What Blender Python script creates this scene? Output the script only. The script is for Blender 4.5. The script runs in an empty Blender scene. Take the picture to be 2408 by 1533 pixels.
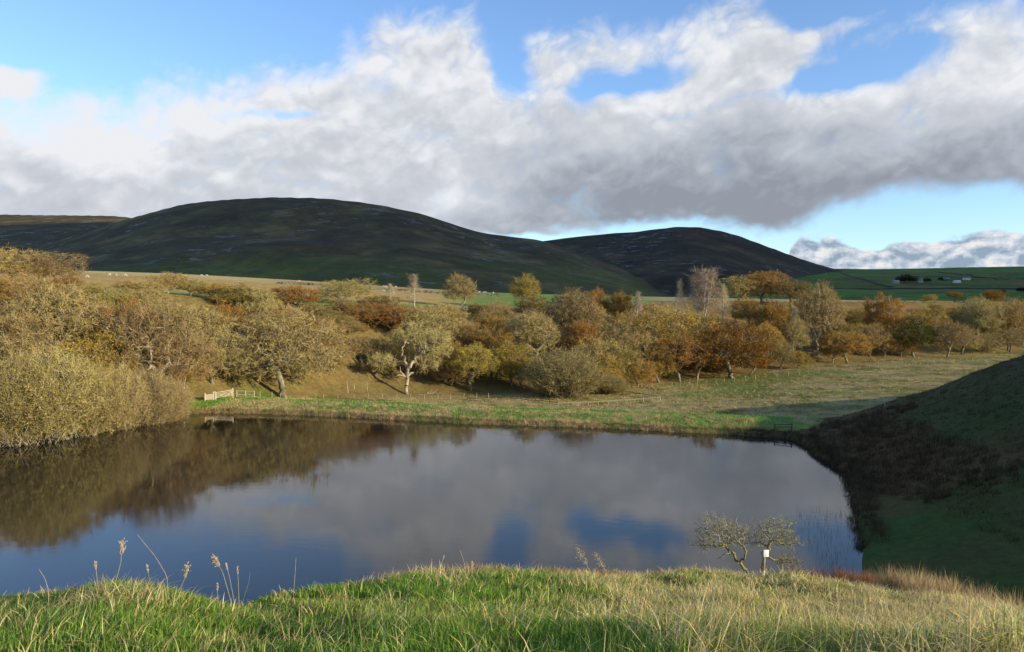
import bpy, math, numpy as np
from mathutils import Vector
R = math.radians
sc = bpy.context.scene
COL = sc.collection
rng = np.random.default_rng(7)

# ------------------------------------------------------------------ camera
F = 1740.0                      # focal length in units of a 2408-wide picture
HZ = 725.0                      # row of the true horizon
PITCH = math.atan((766.5 - HZ) / F)
CAMZ = 18.0
cam = bpy.data.cameras.new('camera')
cam.sensor_width = 36.0
cam.lens = 36.0 * F / 2408.0
cam.clip_end = 30000
cam.clip_start = 0.2
camo = bpy.data.objects.new('camera', cam)
camo.location = (0, 0, CAMZ)
camo.rotation_euler = (math.pi / 2 - PITCH, 0, 0)
COL.objects.link(camo)
sc.camera = camo
sc.view_settings.view_transform = 'Standard'
sc.view_settings.look = 'None'
sc.view_settings.exposure = 0.35
sc.view_settings.gamma = 1.0

# ------------------------------------------------------------------ sun
SUN_EL = R(14.5)
SUN_AZ = R(118.0)               # clockwise from +Y (the view direction)
SDIR = Vector((math.sin(SUN_AZ) * math.cos(SUN_EL), math.cos(SUN_AZ) * math.cos(SUN_EL), math.sin(SUN_EL)))
sl = bpy.data.lights.new('sun', 'SUN')
sl.energy = 5.0
sl.angle = R(0.55)
sl.color = (1.0, 0.84, 0.58)
so = bpy.data.objects.new('sun', sl)
so.rotation_euler = SDIR.to_track_quat('Z', 'Y').to_euler()
COL.objects.link(so)

# ------------------------------------------------------------------ node helper
class NT:
    def __init__(s, tree):
        s.t = tree; s.n = tree.nodes; s.l = tree.links
    def new(s, typ, **kw):
        n = s.n.new(typ)
        for k, v in kw.items(): setattr(n, k, v)
        return n
    def put(s, sock, v):
        if isinstance(v, bpy.types.NodeSocket): s.l.new(v, sock)
        elif v is not None: sock.default_value = v
    def math(s, op, a, b=None, c=None, clamp=False):
        n = s.new('ShaderNodeMath', operation=op); n.use_clamp = clamp
        s.put(n.inputs[0], a)
        if b is not None: s.put(n.inputs[1], b)
        if c is not None: s.put(n.inputs[2], c)
        return n.outputs[0]
    def sstep(s, x, lo, hi, a=0.0, b=1.0):
        n = s.new('ShaderNodeMapRange', interpolation_type='SMOOTHSTEP')
        s.put(n.inputs[0], x); s.put(n.inputs[1], lo); s.put(n.inputs[2], hi); s.put(n.inputs[3], a); s.put(n.inputs[4], b)
        return n.outputs[0]
    def mix(s, f, a, b, typ='MIX'):
        n = s.new('ShaderNodeMix', data_type='RGBA', blend_type=typ)
        s.put(n.inputs[0], f); s.put(n.inputs[6], a); s.put(n.inputs[7], b)
        return n.outputs[2]
    def noise(s, vec, scale, detail=4, rough=.55, dist=0.0):
        n = s.new('ShaderNodeTexNoise')
        if vec is not None: s.put(n.inputs['Vector'], vec)
        n.inputs['Scale'].default_value = scale; n.inputs['Detail'].default_value = detail
        n.inputs['Roughness'].default_value = rough; n.inputs['Distortion'].default_value = dist
        return n.outputs['Fac']
    def comb(s, x, y, z=0.0):
        n = s.new('ShaderNodeCombineXYZ')
        s.put(n.inputs[0], x); s.put(n.inputs[1], y); s.put(n.inputs[2], z)
        return n.outputs[0]
    def curve(s, x, pts):
        n = s.new('ShaderNodeFloatCurve'); c = n.mapping.curves[0]
        n.mapping.use_clip = False
        while len(c.points) < len(pts): c.points.new(0.5, 0.5)
        for p, (a, b) in zip(c.points, pts): p.location = (a, b); p.handle_type = 'AUTO_CLAMPED'
        n.mapping.update()
        s.put(n.inputs['Value'], x)
        return n.outputs[0]

def pix_azel(u, v):
    a = (u - 1204) / F; b = (766.5 - v) / F
    y = math.cos(PITCH) + b * math.sin(PITCH); z = b * math.cos(PITCH) - math.sin(PITCH)
    return math.atan2(a, y), math.atan2(z, math.hypot(a, y))

# ------------------------------------------------------------------ world: Nishita sky with broken cloud
w = bpy.data.worlds.new('World'); sc.world = w; w.use_nodes = True
T = NT(w.node_tree); T.n.clear()
tc = T.new('ShaderNodeTexCoord'); sep = T.new('ShaderNodeSeparateXYZ'); T.l.new(tc.outputs['Generated'], sep.inputs[0])
X, Y, Z = sep.outputs
az = T.math('ARCTAN2', X, Y); el = T.math('ARCSINE', Z)
sky = T.new('ShaderNodeTexSky', sky_type='NISHITA')
sky.sun_disc = False; sky.sun_elevation = SUN_EL; sky.sun_rotation = SUN_AZ
sky.air_density = 1.0; sky.dust_density = 0.3; sky.ozone_density = 2.6; sky.altitude = 200
AZ0, AZ1, ELM = R(-40), R(40), 0.5
xn = T.math('DIVIDE', T.math('SUBTRACT', az, AZ0), AZ1 - AZ0, clamp=True)
def ccurve(pts):
    q = []
    for u, v in pts:
        a, e = pix_azel(u, v); q.append(((a - AZ0) / (AZ1 - AZ0), e / ELM))
    return T.math('MULTIPLY', T.curve(xn, q), ELM)
WM = T.noise(T.comb(az, el, 4.0), 9.0, 3, .5)
WM2 = T.noise(T.comb(az, el, 9.0), 9.0, 3, .5)
azw = T.math('ADD', az, T.math('MULTIPLY_ADD', WM, .05, -.025))
elw = T.math('ADD', el, T.math('MULTIPLY_ADD', WM2, .05, -.025))
# streak-aligned coordinates (the bands climb to the right)
th = R(13)
cx = T.math('ADD', T.math('MULTIPLY', azw, math.cos(th)), T.math('MULTIPLY', elw, math.sin(th)))
cy = T.math('SUBTRACT', T.math('MULTIPLY', elw, math.cos(th)), T.math('MULTIPLY', azw, math.sin(th)))
def cloudnoise(dx, dy, sc_, det, ro, seed, st=1.45):
    return T.noise(T.comb(T.math('ADD', cx, dx), T.math('MULTIPLY', T.math('ADD', cy, dy), st), seed), sc_, det, ro)
N1 = cloudnoise(0, 0, 9.0, 9, .50, 0.0)
N1s = cloudnoise(.007, .010, 9.0, 9, .50, 0.0)
B1 = T.math('ABSOLUTE', T.math('MULTIPLY_ADD', cloudnoise(0, 0, 19.0, 2, .5, 3.0, 1.3), 2.0, -1.0))
B2 = T.math('ABSOLUTE', T.math('MULTIPLY_ADD', cloudnoise(0, 0, 43.0, 3, .5, 7.0, 1.2), 2.0, -1.0))
BL = T.math('MULTIPLY_ADD', B2, .5, B1)
N2 = cloudnoise(0, 0, 3.2, 3, .5, 5.0)
top = ccurve([(-600, 250), (0, 238), (120, 236), (220, 246), (300, 225), (420, 188), (600, 172), (740, 150), (840, 100), (900, 60), (1100, 50), (1200, 110), (1300, 95), (1400, 95), (1640, 60), (1750, 40), (1830, 90), (1930, 175), (2100, 165), (2250, 110), (2408, 110)])
bot = ccurve([(-600, 760), (1150, 760), (1240, 560), (1420, 545), (1500, 530), (1620, 522), (1790, 548), (1930, 500), (2090, 465), (2250, 445), (2408, 430)])
def gauss(u, v, su, sv, rot=0.0, amp=1.0, warp=True):
    a0, e0 = pix_azel(u, v); sa = su / F; se = sv / F
    a_, e_ = (azw, elw) if warp else (az, el)
    dx = T.math('SUBTRACT', a_, a0); dy = T.math('SUBTRACT', e_, e0)
    c, s = math.cos(R(rot)), math.sin(R(rot))
    x = T.math('DIVIDE', T.math('ADD', T.math('MULTIPLY', dx, c), T.math('MULTIPLY', dy, s)), sa)
    y = T.math('DIVIDE', T.math('SUBTRACT', T.math('MULTIPLY', dy, c), T.math('MULTIPLY', dx, s)), se)
    r2 = T.math('ADD', T.math('MULTIPLY', x, x), T.math('MULTIPLY', y, y))
    return T.math('MULTIPLY', T.math('EXPONENT', T.math('MULTIPLY', r2, -1.0)), amp)
def addall(L):
    o = L[0]
    for k in L[1:]: o = T.math('ADD', o, k)
    return o
elb = T.math('ADD', el, T.math('MULTIPLY_ADD', WM, .03, -.015))
cov = T.math('MINIMUM', T.math('DIVIDE', T.math('SUBTRACT', top, elb), .055), T.math('DIVIDE', T.math('SUBTRACT', elb, bot), .03))
cov = T.math('MINIMUM', T.math('MAXIMUM', cov, -1.2), .62)
gaps = addall([gauss(1480, 190, 150, 38, 8, 1.15), gauss(1390, 235, 60, 40, 40, .8), gauss(1200, 165, 45, 60, 0, .9), gauss(690, 262, 110, 13, 5, .75),
               gauss(950, 205, 90, 16, 8, .3), gauss(1960, 190, 150, 22, 10, .75), gauss(2000, 120, 160, 40, 10, .9), gauss(1700, 240, 120, 14, 5, .4),
               gauss(1230, 560, 120, 10, 0, .8), gauss(1550, 535, 110, 12, 6, .5), gauss(60, 300, 50, 40, 30, .3)])
blobs = addall([gauss(15, 180, 45, 26, 0, 1.5), gauss(1930, 75, 110, 22, 12, .85), gauss(2180, 30, 300, 45, 5, .6), gauss(1800, 172, 280, 30, 8, .95), gauss(2350, 60, 120, 50, 0, .45),
                gauss(1640, 60, 130, 50, 10, .45), gauss(2050, 100, 230, 26, 12, .2)])
cov = T.math('ADD', T.math('SUBTRACT', cov, gaps), blobs)
# the low bank of cumulus on the right
ct = ccurve([(-600, 900), (1760, 700), (1850, 600), (1885, 556), (1980, 558), (2060, 578), (2160, 566), (2240, 560), (2320, 536), (2408, 548)])
covc = T.math('MINIMUM', T.math('MAXIMUM', T.math('DIVIDE', T.math('SUBTRACT', ct, T.math('ADD', el, T.math('MULTIPLY_ADD', WM2, .024, -.012))), .014), -3.0), .8)
covc = T.math('SUBTRACT', covc, T.math('MULTIPLY', T.sstep(el, .065, .038), .25))
# away from the picture: scattered cloud
out = T.math('ADD', T.sstep(T.math('ABSOLUTE', az), R(38), R(50)), T.sstep(el, .42, .55), clamp=True)
gen = T.math('MULTIPLY_ADD', N2, 2.4, -1.55)
dA = T.math('ADD', T.math('ADD', cov, T.math('MULTIPLY_ADD', N1, 1.9, -.95)), T.math('MULTIPLY_ADD', BL, .62, -.16))
Nc = T.noise(T.comb(az, T.math('MULTIPLY', el, 1.5), 2.0), 24.0, 7, .58)
Ncs = T.noise(T.comb(T.math('ADD', az, -.004), T.math('MULTIPLY', T.math('ADD', el, .006), 1.5), 2.0), 24.0, 7, .58)
dB = T.math('ADD', covc, T.math('MULTIPLY_ADD', Nc, 2.2, -1.1))
dG = T.math('ADD', gen, T.math('MULTIPLY_ADD', N1, 1.4, -.7))
mm = T.new('ShaderNodeMix', data_type='FLOAT'); T.put(mm.inputs[0], out); T.put(mm.inputs[2], dA); T.put(mm.inputs[3], dG)
dA = mm.outputs[0]
alA = T.sstep(dA, -.42, .50)
alB = T.sstep(dB, -.05, .35)
# self-shading of the cloud masses: thick bases are grey, sun-facing tops white
relief = T.math('MULTIPLY', T.math('SUBTRACT', N1, N1s), 1.7)
hgt = T.math('DIVIDE', T.math('SUBTRACT', el, bot), T.math('SUBTRACT', top, bot))
dkaz = T.curve(xn, [(0, .34), (.2, .32), (.4, .44), (.5, .60), (.6, .80), (.75, .86), (.9, .78), (1, .7)])
dark = T.math('MULTIPLY', T.sstep(hgt, .98, .12), dkaz)
dark = T.math('ADD', dark, addall([gauss(560, 400, 220, 80, 10, .12), gauss(80, 400, 60, 50, 0, .22), gauss(800, 235, 120, 26, 8, .28), gauss(1330, 120, 130, 30, 5, .05),
                                  gauss(1750, 500, 260, 60, 8, .12), gauss(1500, 400, 160, 60, 20, .05), gauss(2050, 300, 180, 36, 18, .15)]))
dark = T.math('SUBTRACT', dark, addall([gauss(15, 180, 80, 50, 0, .6), gauss(190, 335, 120, 60, 0, .36), gauss(1560, 265, 170, 60, 5, .34), gauss(2280, 225, 200, 50, 12, .35), gauss(1990, 190, 120, 30, 12, .1),
                                       gauss(770, 412, 34, 14, 0, .3), gauss(530, 420, 26, 16, 30, .25), gauss(1060, 460, 70, 30, 20, .4), gauss(420, 260, 200, 40, 8, .2)]))
dark = T.math('ADD', dark, T.math('MULTIPLY_ADD', N2, -.5, .25))
dark = T.math('ADD', T.math('SUBTRACT', dark, relief), T.math('MULTIPLY_ADD', BL, -.38, .19))
dark = T.math('MULTIPLY', T.math('ADD', dark, T.math('MULTIPLY_ADD', N1, .4, -.2)), .92, clamp=True)
ramp = T.new('ShaderNodeValToRGB'); cr = ramp.color_ramp
cr.elements[0].position = 0; cr.elements[0].color = (.67, .68, .705, 1)
cr.elements[1].position = 1; cr.elements[1].color = (.235, .258, .300, 1)
for p, c in ((.3, (.485, .51, .555, 1)), (.6, (.385, .412, .462, 1)), (.82, (.295, .322, .370, 1))):
    e = cr.elements.new(p); e.color = c
T.put(ramp.inputs[0], dark)
darkB = T.math('ADD', T.sstep(el, .12, .055, .02, .55), T.math('MULTIPLY', T.math('SUBTRACT', Ncs, Nc), 5.0))
rampB = T.new('ShaderNodeValToRGB'); cb = rampB.color_ramp
cb.elements[0].color = (.68, .67, .65, 1); cb.elements[1].color = (.24, .31, .40, 1)
e = cb.elements.new(.4); e.color = (.48, .53, .60, 1)
T.put(rampB.inputs[0], T.math('ADD', darkB, .1, clamp=True))
bg0 = T.new('ShaderNodeBackground'); bgA = T.new('ShaderNodeBackground'); bgB = T.new('ShaderNodeBackground')
T.put(bg0.inputs[0], T.mix(1.0, sky.outputs[0], (1.18, 1.26, 1.42, 1), 'MULTIPLY')); bg0.inputs[1].default_value = 0.15
T.l.new(ramp.outputs[0], bgA.inputs[0]); T.l.new(rampB.outputs[0], bgB.inputs[0])
# below the horizon: plain dim
m1 = T.new('ShaderNodeMixShader'); m2 = T.new('ShaderNodeMixShader')
alA = T.math('MULTIPLY', alA, T.sstep(el, -.02, .01)); alB = T.math('MULTIPLY', alB, T.math('MULTIPLY', T.sstep(el, -.02, .01), T.sstep(T.math('ABSOLUTE', az), R(60), R(42))))
T.put(m1.inputs[0], alB); T.l.new(bg0.outputs[0], m1.inputs[1]); T.l.new(bgB.outputs[0], m1.inputs[2])
T.put(m2.inputs[0], alA); T.l.new(m1.outputs[0], m2.inputs[1]); T.l.new(bgA.outputs[0], m2.inputs[2])
wo = T.new('ShaderNodeOutputWorld'); T.l.new(m2.outputs[0], wo.inputs[0])
w.cycles.sampling_method = 'MANUAL'; w.cycles.sample_map_resolution = 512

# ------------------------------------------------------------------ numpy noise
_tab = np.random.default_rng(3).random((256, 256))
def vnoise(x, y):
    xi = np.floor(x).astype(int); yi = np.floor(y).astype(int); fx = x - xi; fy = y - yi
    fx = fx * fx * (3 - 2 * fx); fy = fy * fy * (3 - 2 * fy)
    a = _tab[xi & 255, yi & 255]; b = _tab[(xi + 1) & 255, yi & 255]; c = _tab[xi & 255, (yi + 1) & 255]; d = _tab[(xi + 1) & 255, (yi + 1) & 255]
    return (a * (1 - fx) + b * fx) * (1 - fy) + (c * (1 - fx) + d * fx) * fy
def fbm(x, y, s, o=4, r=.5):
    v = 0; a = 1; t = 0
    for k in range(o):
        v = v + a * vnoise(x / s + 17.3 * k, y / s + 9.1 * k); t += a; a *= r; s /= 2.03
    return v / t * 2 - 1
def sm(x, a, b):
    t = np.clip((x - a) / (b - a), 0, 1); return t * t * (3 - 2 * t)

# ------------------------------------------------------------------ terrain functions
UG = np.linspace(-1300, 3700, 1001)
def kn(pts, sig=12):
    p = np.array(pts, float); v = np.interp(UG, p[:, 0], p[:, 1])
    k = np.exp(-.5 * (np.arange(-40, 41) / sig) ** 2); k /= k.sum()
    return np.convolve(np.pad(v, 40, 'edge'), k, 'valid')
K_foot = kn([(-600, 95), (0, 108), (240, 122), (440, 132), (700, 156), (957, 172), (1150, 178), (1400, 192), (1560, 206), (1750, 222), (1900, 236), (2050, 250), (2200, 258), (2408, 285), (2900, 310)])
K_edge = kn([(-600, 140), (0, 150), (240, 152), (440, 166), (700, 190), (957, 222), (1150, 258), (1400, 282), (1700, 308), (1900, 320), (2050, 330), (2200, 340), (2408, 362), (2900, 385)])
O_foot = kn([(-600, 95), (0, 108), (240, 122), (440, 129), (700, 134), (957, 135), (1150, 139), (1400, 146), (1560, 156), (1750, 172), (1900, 184), (2050, 200), (2200, 212), (2408, 235), (2900, 270)])
O_edge = kn([(-600, 140), (0, 150), (240, 152), (440, 158), (700, 172), (957, 188), (1150, 200), (1400, 212), (1700, 235), (1900, 250), (2050, 265), (2200, 285), (2408, 310), (2900, 340)])
K_low = kn([(0, 0), (480, 0), (700, 2.4), (957, 4.2), (1150, 4.7), (1400, 4.7), (1700, 4.2), (1900, 2.4), (2200, 1.0), (2900, 0)])
def yfix(u, Y):
    f0, e0, f1, e1 = (float(np.interp(u, UG, K)) for K in (O_foot, O_edge, K_foot, K_edge))
    return f1 + (Y - f0) * .8 if Y < f0 else (f1 + (Y - f0) * (e1 - f1) / (e0 - f0) if Y < e0 else e1 + (Y - e0))
K_edv = kn([(-600, 672), (0, 676), (240, 688), (440, 698), (700, 716), (957, 728), (1150, 728), (1400, 716), (1700, 712), (2000, 714), (2408, 714)])
K_cr = kn([(-600, 370), (0, 380), (240, 400), (440, 420), (700, 435), (957, 440), (1150, 450), (1400, 460), (1700, 480), (2408, 480)])
K_crv = kn([(-600, 630), (0, 632), (240, 638), (440, 645), (700, 659), (957, 676), (1150, 688), (1400, 695), (1700, 701), (2000, 706), (2408, 709)], 8)
K_fc = kn([(-1200, 5), (-400, 6.5), (0, 7), (250, 7.5), (560, 8.5), (800, 12), (1000, 15), (1200, 18), (1500, 24), (1800, 31), (1950, 31), (2100, 29), (2250, 27), (2408, 25), (2800, 21), (3600, 16)], 8)
K_fv = kn([(-1200, 1480), (-400, 1445), (0, 1428), (250, 1396), (400, 1420), (560, 1452), (700, 1432), (850, 1398), (1000, 1373), (1200, 1358), (1400, 1352), (1600, 1352), (1720, 1356), (1900, 1366), (2050, 1388), (2250, 1425), (2408, 1462), (2800, 1600), (3600, 1800)], 3)
def P0(u, v, z=0.0):
    a, e = pix_azel(u, v)
    D = (CAMZ - z) / -math.tan(e)
    return (math.sin(a) * D, math.cos(a) * D)
far_shore = [P0(u, v) for u, v in [(-420, 1110), (-150, 1072), (0, 1052), (60, 1047), (120, 1036), (180, 1024), (240, 1012), (330, 994), (400, 983), (440, 975), (490, 971), (600, 973), (700, 976), (800, 980), (900, 986), (1000, 991), (1100, 997), (1200, 1000), (1300, 1003), (1400, 1007), (1500, 1011), (1600, 1017), (1700, 1021), (1790, 1027), (1850, 1031), (1885, 1043), (1905, 1062), (1935, 1082), (1968, 1100), (1998, 1112), (1992, 1130), (2000, 1160), (2009, 1190), (2010, 1230), (2022, 1270), (2032, 1310), (2028, 1345), (2000, 1375)]]
POND = np.array(far_shore + [(20, 47), (0, 44), (-20, 41), (-45, 42), (-70, 48)])
def polydist(x, y, poly, closed=True):
    n = len(poly); best = np.full(x.shape, 1e18); ins = np.zeros(x.shape, bool)
    for i in range(n if closed else n - 1):
        ax, ay = poly[i]; bx, by = poly[(i + 1) % n]
        ex, ey = bx - ax, by - ay
        t = np.clip(((x - ax) * ex + (y - ay) * ey) / (ex * ex + ey * ey + 1e-9), 0, 1)
        d = (x - ax - t * ex) ** 2 + (y - ay - t * ey) ** 2
        best = np.minimum(best, d)
        if closed:
            c = ((ay > y) != (by > y)) & (x < (bx - ax) * (y - ay) / (by - ay + 1e-12) + ax)
            ins ^= c
    return np.sqrt(best), ins
RH = np.array([(40, 8), (33, 24), (29.5, 36), (28.5, 47), (29.5, 56), (31.5, 65), (34, 75), (36.5, 86), (41, 102), (52, 122), (74, 141), (112, 158), (170, 176), (300, 205), (520, 260), (620, 100), (520, -260), (150, -110), (80, -20)])
def geo(x, y):
    x = np.asarray(x, float); y = np.asarray(y, float)
    r = np.hypot(x, y); a = np.arctan2(x, y); ae = np.clip(a, -R(52), R(52))
    Yd = r * np.cos(ae); u = 1204 + F * np.tan(ae)
    return r, a, Yd, u
def H(x, y, full=False):
    x = np.asarray(x, float); y = np.asarray(y, float)
    r, a, Yd, u = geo(x, y)
    ip = lambda K: np.interp(u, UG, K)
    foot, edge, cr = ip(K_foot), ip(K_edge), ip(K_cr)
    ze = CAMZ - (ip(K_edv) - HZ) / F * edge; zc = CAMZ - (ip(K_crv) - HZ) / F * cr
    pd, pin = polydist(x, y, POND); sd = np.where(pin, -pd, pd)
    near = np.abs(sd) < 60
    wob = fbm(x, y, 2.5, 3) * .5
    s2 = sd + wob * .6
    z0 = np.where(s2 < 0, np.maximum(-1.6, s2 * .5), .62 * sm(s2, -.05, .7) + .6 * sm(s2, .8, 6)) + .010 * np.clip(Yd - 150, 0, 200) - ip(K_low) * sm(s2, 11, 24) * sm(Yd, 108, 124)
    zf = 1.22 + .010 * np.clip(foot - 150, 0, 200) - ip(K_low)
    t = np.clip((Yd - foot) / (edge - foot), 0, 1)
    hs = .45 * t + .55 * t * t * (3 - 2 * t)
    hill = z0 + (ze - zf) * hs
    gul = fbm(x, y, 26, 3) * 2.0 * np.sin(np.pi * np.clip((Yd - foot) / (edge - foot + 10), 0, 1)) ** .8
    z = np.where(Yd > foot, hill + gul, z0)
    t2 = np.clip((Yd - edge) / (cr - edge), 0, 1)
    zfld = ze + (zc - ze) * (1 - (1 - t2) ** 1.15)
    z = np.where(Yd > edge, zfld + (z0 - zf) * 0 + fbm(x, y, 40, 3) * .25 * np.sin(np.pi * t2), z)
    zb = zc + (13.0 - zc) * sm(Yd, cr, cr + 230)
    z = np.where(Yd > cr, zb, z)
    # right-hand hill
    hd, hin = polydist(x, y, RH)
    hq = np.where(hin, hd, 0); hq = hq * hq / (hq + 12)
    hh = 22.5 * (1 - np.exp(-.60 * hq / 22.5)) * np.where(hin, 1, 0) * (1 - .6 * sm(x, 150, 420)) * (1 + .20 * sm(y, 88, 118))
    hh = hh + np.where(hin, 15 * np.exp(-((x - 100) ** 2 + (y - 12) ** 2) / 31.0 ** 2) * sm(hd, 0, 12), 0)  # extra ridge added out of view to cast shade on the near right bank
    hh = hh + np.where(hin, sm(hd, 4, 20) * fbm(x, y, 16, 4) * 2.0, 0)
    z = np.where(hin, np.maximum(z, np.minimum(z0, 9) * (1 - sm(hd, 0, 30)) + .9 * sm(hd, 0, 30) + hh), z)
    z = z + fbm(x, y, 1.7, 2) * .10 * sm(s2, .5, 3) * (r < 300)
    # foreground hill
    fc, fv = ip(K_fc), ip(K_fv)
    q = np.clip((fc - Yd) / (fc - 4.5), 0, 1)
    v = fv + (1548 - fv) * q ** 1.7
    drop = (v - HZ) / F * Yd
    d45 = (1548 - HZ) / F * 4.5
    drop = np.where(Yd < 4.5, 1.6 + (d45 - 1.6) / 4.5 * Yd, drop)
    b = np.clip(Yd - fc, 0, None)
    drop = drop + np.where(b > 0, .02 * b * b / (1 + .03 * b), 0)
    fz = CAMZ - drop + (fbm(x, y, 1.0, 3) * (.07 + .004 * r) + fbm(x + 9, y, 3.1, 2) * (.16 + .20 * sm(r, 7, 14))) * sm(r, 2, 6)
    side = CAMZ - 1.6 - np.where(a > 0, .24, .16) * r
    k = sm(np.abs(a), R(42), R(70))
    fz = fz * (1 - k) + np.maximum(side, 4 - .0 * r) * k
    back = sm(np.abs(a), R(95), R(130))
    fz = fz * (1 - back) + np.maximum(CAMZ - 1.6 - .03 * r, 8) * back
    z = np.maximum(z, fz)
    if full: return z, dict(r=r, a=a, Y=Yd, u=u, sd=s2, foot=foot, edge=edge, cr=cr, hd=np.where(hin, hd, 0), fg=(fz >= z - .01), fc=fc)
    return z
def Hs(x, y): return float(H(np.array([x]), np.array([y]))[0])

# hills far away: four overlapping ridges
RIDGES = [
 (1100, 3400, [(-900, 520), (-300, 500), (0, 505), (150, 506), (280, 508), (400, 525), (600, 600), (700, 700), (3000, 740)], 1.25),
 (880, 2200, [(-900, 650), (-300, 640), (0, 598), (100, 578), (200, 545), (280, 520), (330, 506), (420, 484), (540, 470), (650, 464), (760, 466), (880, 480), (980, 500), (1060, 525), (1130, 547), (1200, 557), (1280, 566), (1340, 588), (1440, 622), (1520, 655), (1600, 690), (1800, 715), (3000, 740)], 1.15),
 (1500, 3000, [(-900, 740), (900, 700), (1130, 578), (1280, 566), (1400, 551), (1500, 545), (1540, 539), (1580, 533), (1640, 533), (1720, 548), (1800, 578), (1880, 608), (1960, 632), (2100, 660), (2300, 700), (3000, 740)], 1.2),
 (640, 3600, [(-900, 710), (1300, 695), (1600, 680), (1800, 650), (1900, 636), (1960, 631), (2050, 633), (2200, 630), (2408, 626), (2700, 622), (3600, 620)], 1.05)]
RK = [kn(p[2], 4) for p in RIDGES]
def HH(x, y, which=False):
    r, a, Yd, u = geo(x, y)
    zz = []
    for (rb, rc, _, ex), K in zip(RIDGES, RK):
        zcr = CAMZ + (HZ - np.interp(u, UG, K)) / F * rc
        wob = 1 + .12 * fbm(x, y, 700, 3)
        t = np.clip((Yd * wob - rb) / (rc * wob - rb), 0, 1)
        q = t ** ex
        zz.append(13 + (zcr - 13) * q + np.minimum(0, rc - Yd) * .12)
    zz = np.array(zz); z = zz.max(0)
    amp = sm(z, 25, 90)
    n = fbm(x, y, 300, 5, .55)
    z = z + amp * (n * 12 - np.abs(fbm(x, y, 420, 4)) * 26 + 5) * (1 - .85 * sm(Yd, 1900, 2300)) + sm(Yd, 640, 760) * fbm(x, y, 160, 3) * 1.2
    z = np.where(Yd < 640, 0, z)
    return (z, zz.argmax(0)) if which else z
def raypt(u, v, lo=60, hi=3600, hills=False):
    a, e = pix_azel(u, v)
    r = np.exp(np.linspace(math.log(lo), math.log(hi), 6000))
    x = np.sin(a) * r; y = np.cos(a) * r
    z = H(x, y)
    if hills: z = np.maximum(z, HH(x, y))
    zr = CAMZ + r * math.tan(e)
    i = np.argmax(zr <= z)
    if not (zr <= z).any(): i = int(np.argmin(zr - z))
    return x[i], y[i], z[i]

# ------------------------------------------------------------------ mesh helpers
def mesh_np(name, V, faces, mat=None, parent=None, attrs=None, smooth=False, k=3, col=None):
    me = bpy.data.meshes.new(name)
    V = np.ascontiguousarray(V, np.float32); Fc = np.ascontiguousarray(faces, np.int32).reshape(-1, k)
    me.vertices.add(len(V)); me.vertices.foreach_set('co', V.ravel())
    me.loops.add(Fc.size); me.loops.foreach_set('vertex_index', Fc.ravel())
    me.polygons.add(len(Fc)); me.polygons.foreach_set('loop_start', np.arange(0, Fc.size, k, dtype=np.int32))
    if smooth: me.polygons.foreach_set('use_smooth', np.ones(len(Fc), bool))
    me.update(calc_edges=True)
    for n_, a_ in (attrs or {}).items():
        at = me.attributes.new(n_, 'FLOAT', 'POINT'); at.data.foreach_set('value', np.ascontiguousarray(a_, np.float32))
    if col is not None:
        at = me.attributes.new('tint', 'FLOAT_COLOR', 'POINT')
        at.data.foreach_set('color', np.ascontiguousarray(np.c_[col, np.ones(len(col))], np.float32).ravel())
    if mat: me.materials.append(mat)
    o = bpy.data.objects.new(name, me)
    if parent: o.parent = parent
    COL.objects.link(o)
    return o
def tag(o, label=None, cat=None, group=None, kind=None):
    for k, v in (('label', label), ('category', cat), ('group', group), ('kind', kind)):
        if v: o[k] = v
    return o
def empty(name, loc, rz=0.0, scale=None):
    o = bpy.data.objects.new(name, None); o.empty_display_size = .2
    o.location = loc; o.rotation_euler = (0, 0, rz)
    if scale: o.scale = scale
    COL.objects.link(o); return o
def grid_faces(n, m):
    i = np.arange(n - 1)[:, None] * m + np.arange(m - 1)[None]
    return np.stack([i, i + 1, i + m + 1, i + m], -1).reshape(-1, 4)
def boxes(B):
    """B: list of (centre, half sizes, z-rotation[, tilt]) -> V, quads"""
    V = []; Q = []
    for b in B:
        c, h, rz = b[:3]; ty = b[3] if len(b) > 3 else 0
        base = len(V)
        for sx in (-1, 1):
            for sy in (-1, 1):
                for sz in (-1, 1):
                    x, y, z = sx * h[0], sy * h[1], sz * h[2]
                    x, z = x * math.cos(ty) + z * math.sin(ty), -x * math.sin(ty) + z * math.cos(ty)
                    V.append((c[0] + x * math.cos(rz) - y * math.sin(rz), c[1] + x * math.sin(rz) + y * math.cos(rz), c[2] + z))
        for f in ((0, 1, 3, 2), (4, 6, 7, 5), (0, 4, 5, 1), (2, 3, 7, 6), (0, 2, 6, 4), (1, 5, 7, 3)):
            Q.append([base + i for i in f])
    return np.array(V), np.array(Q)
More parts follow.
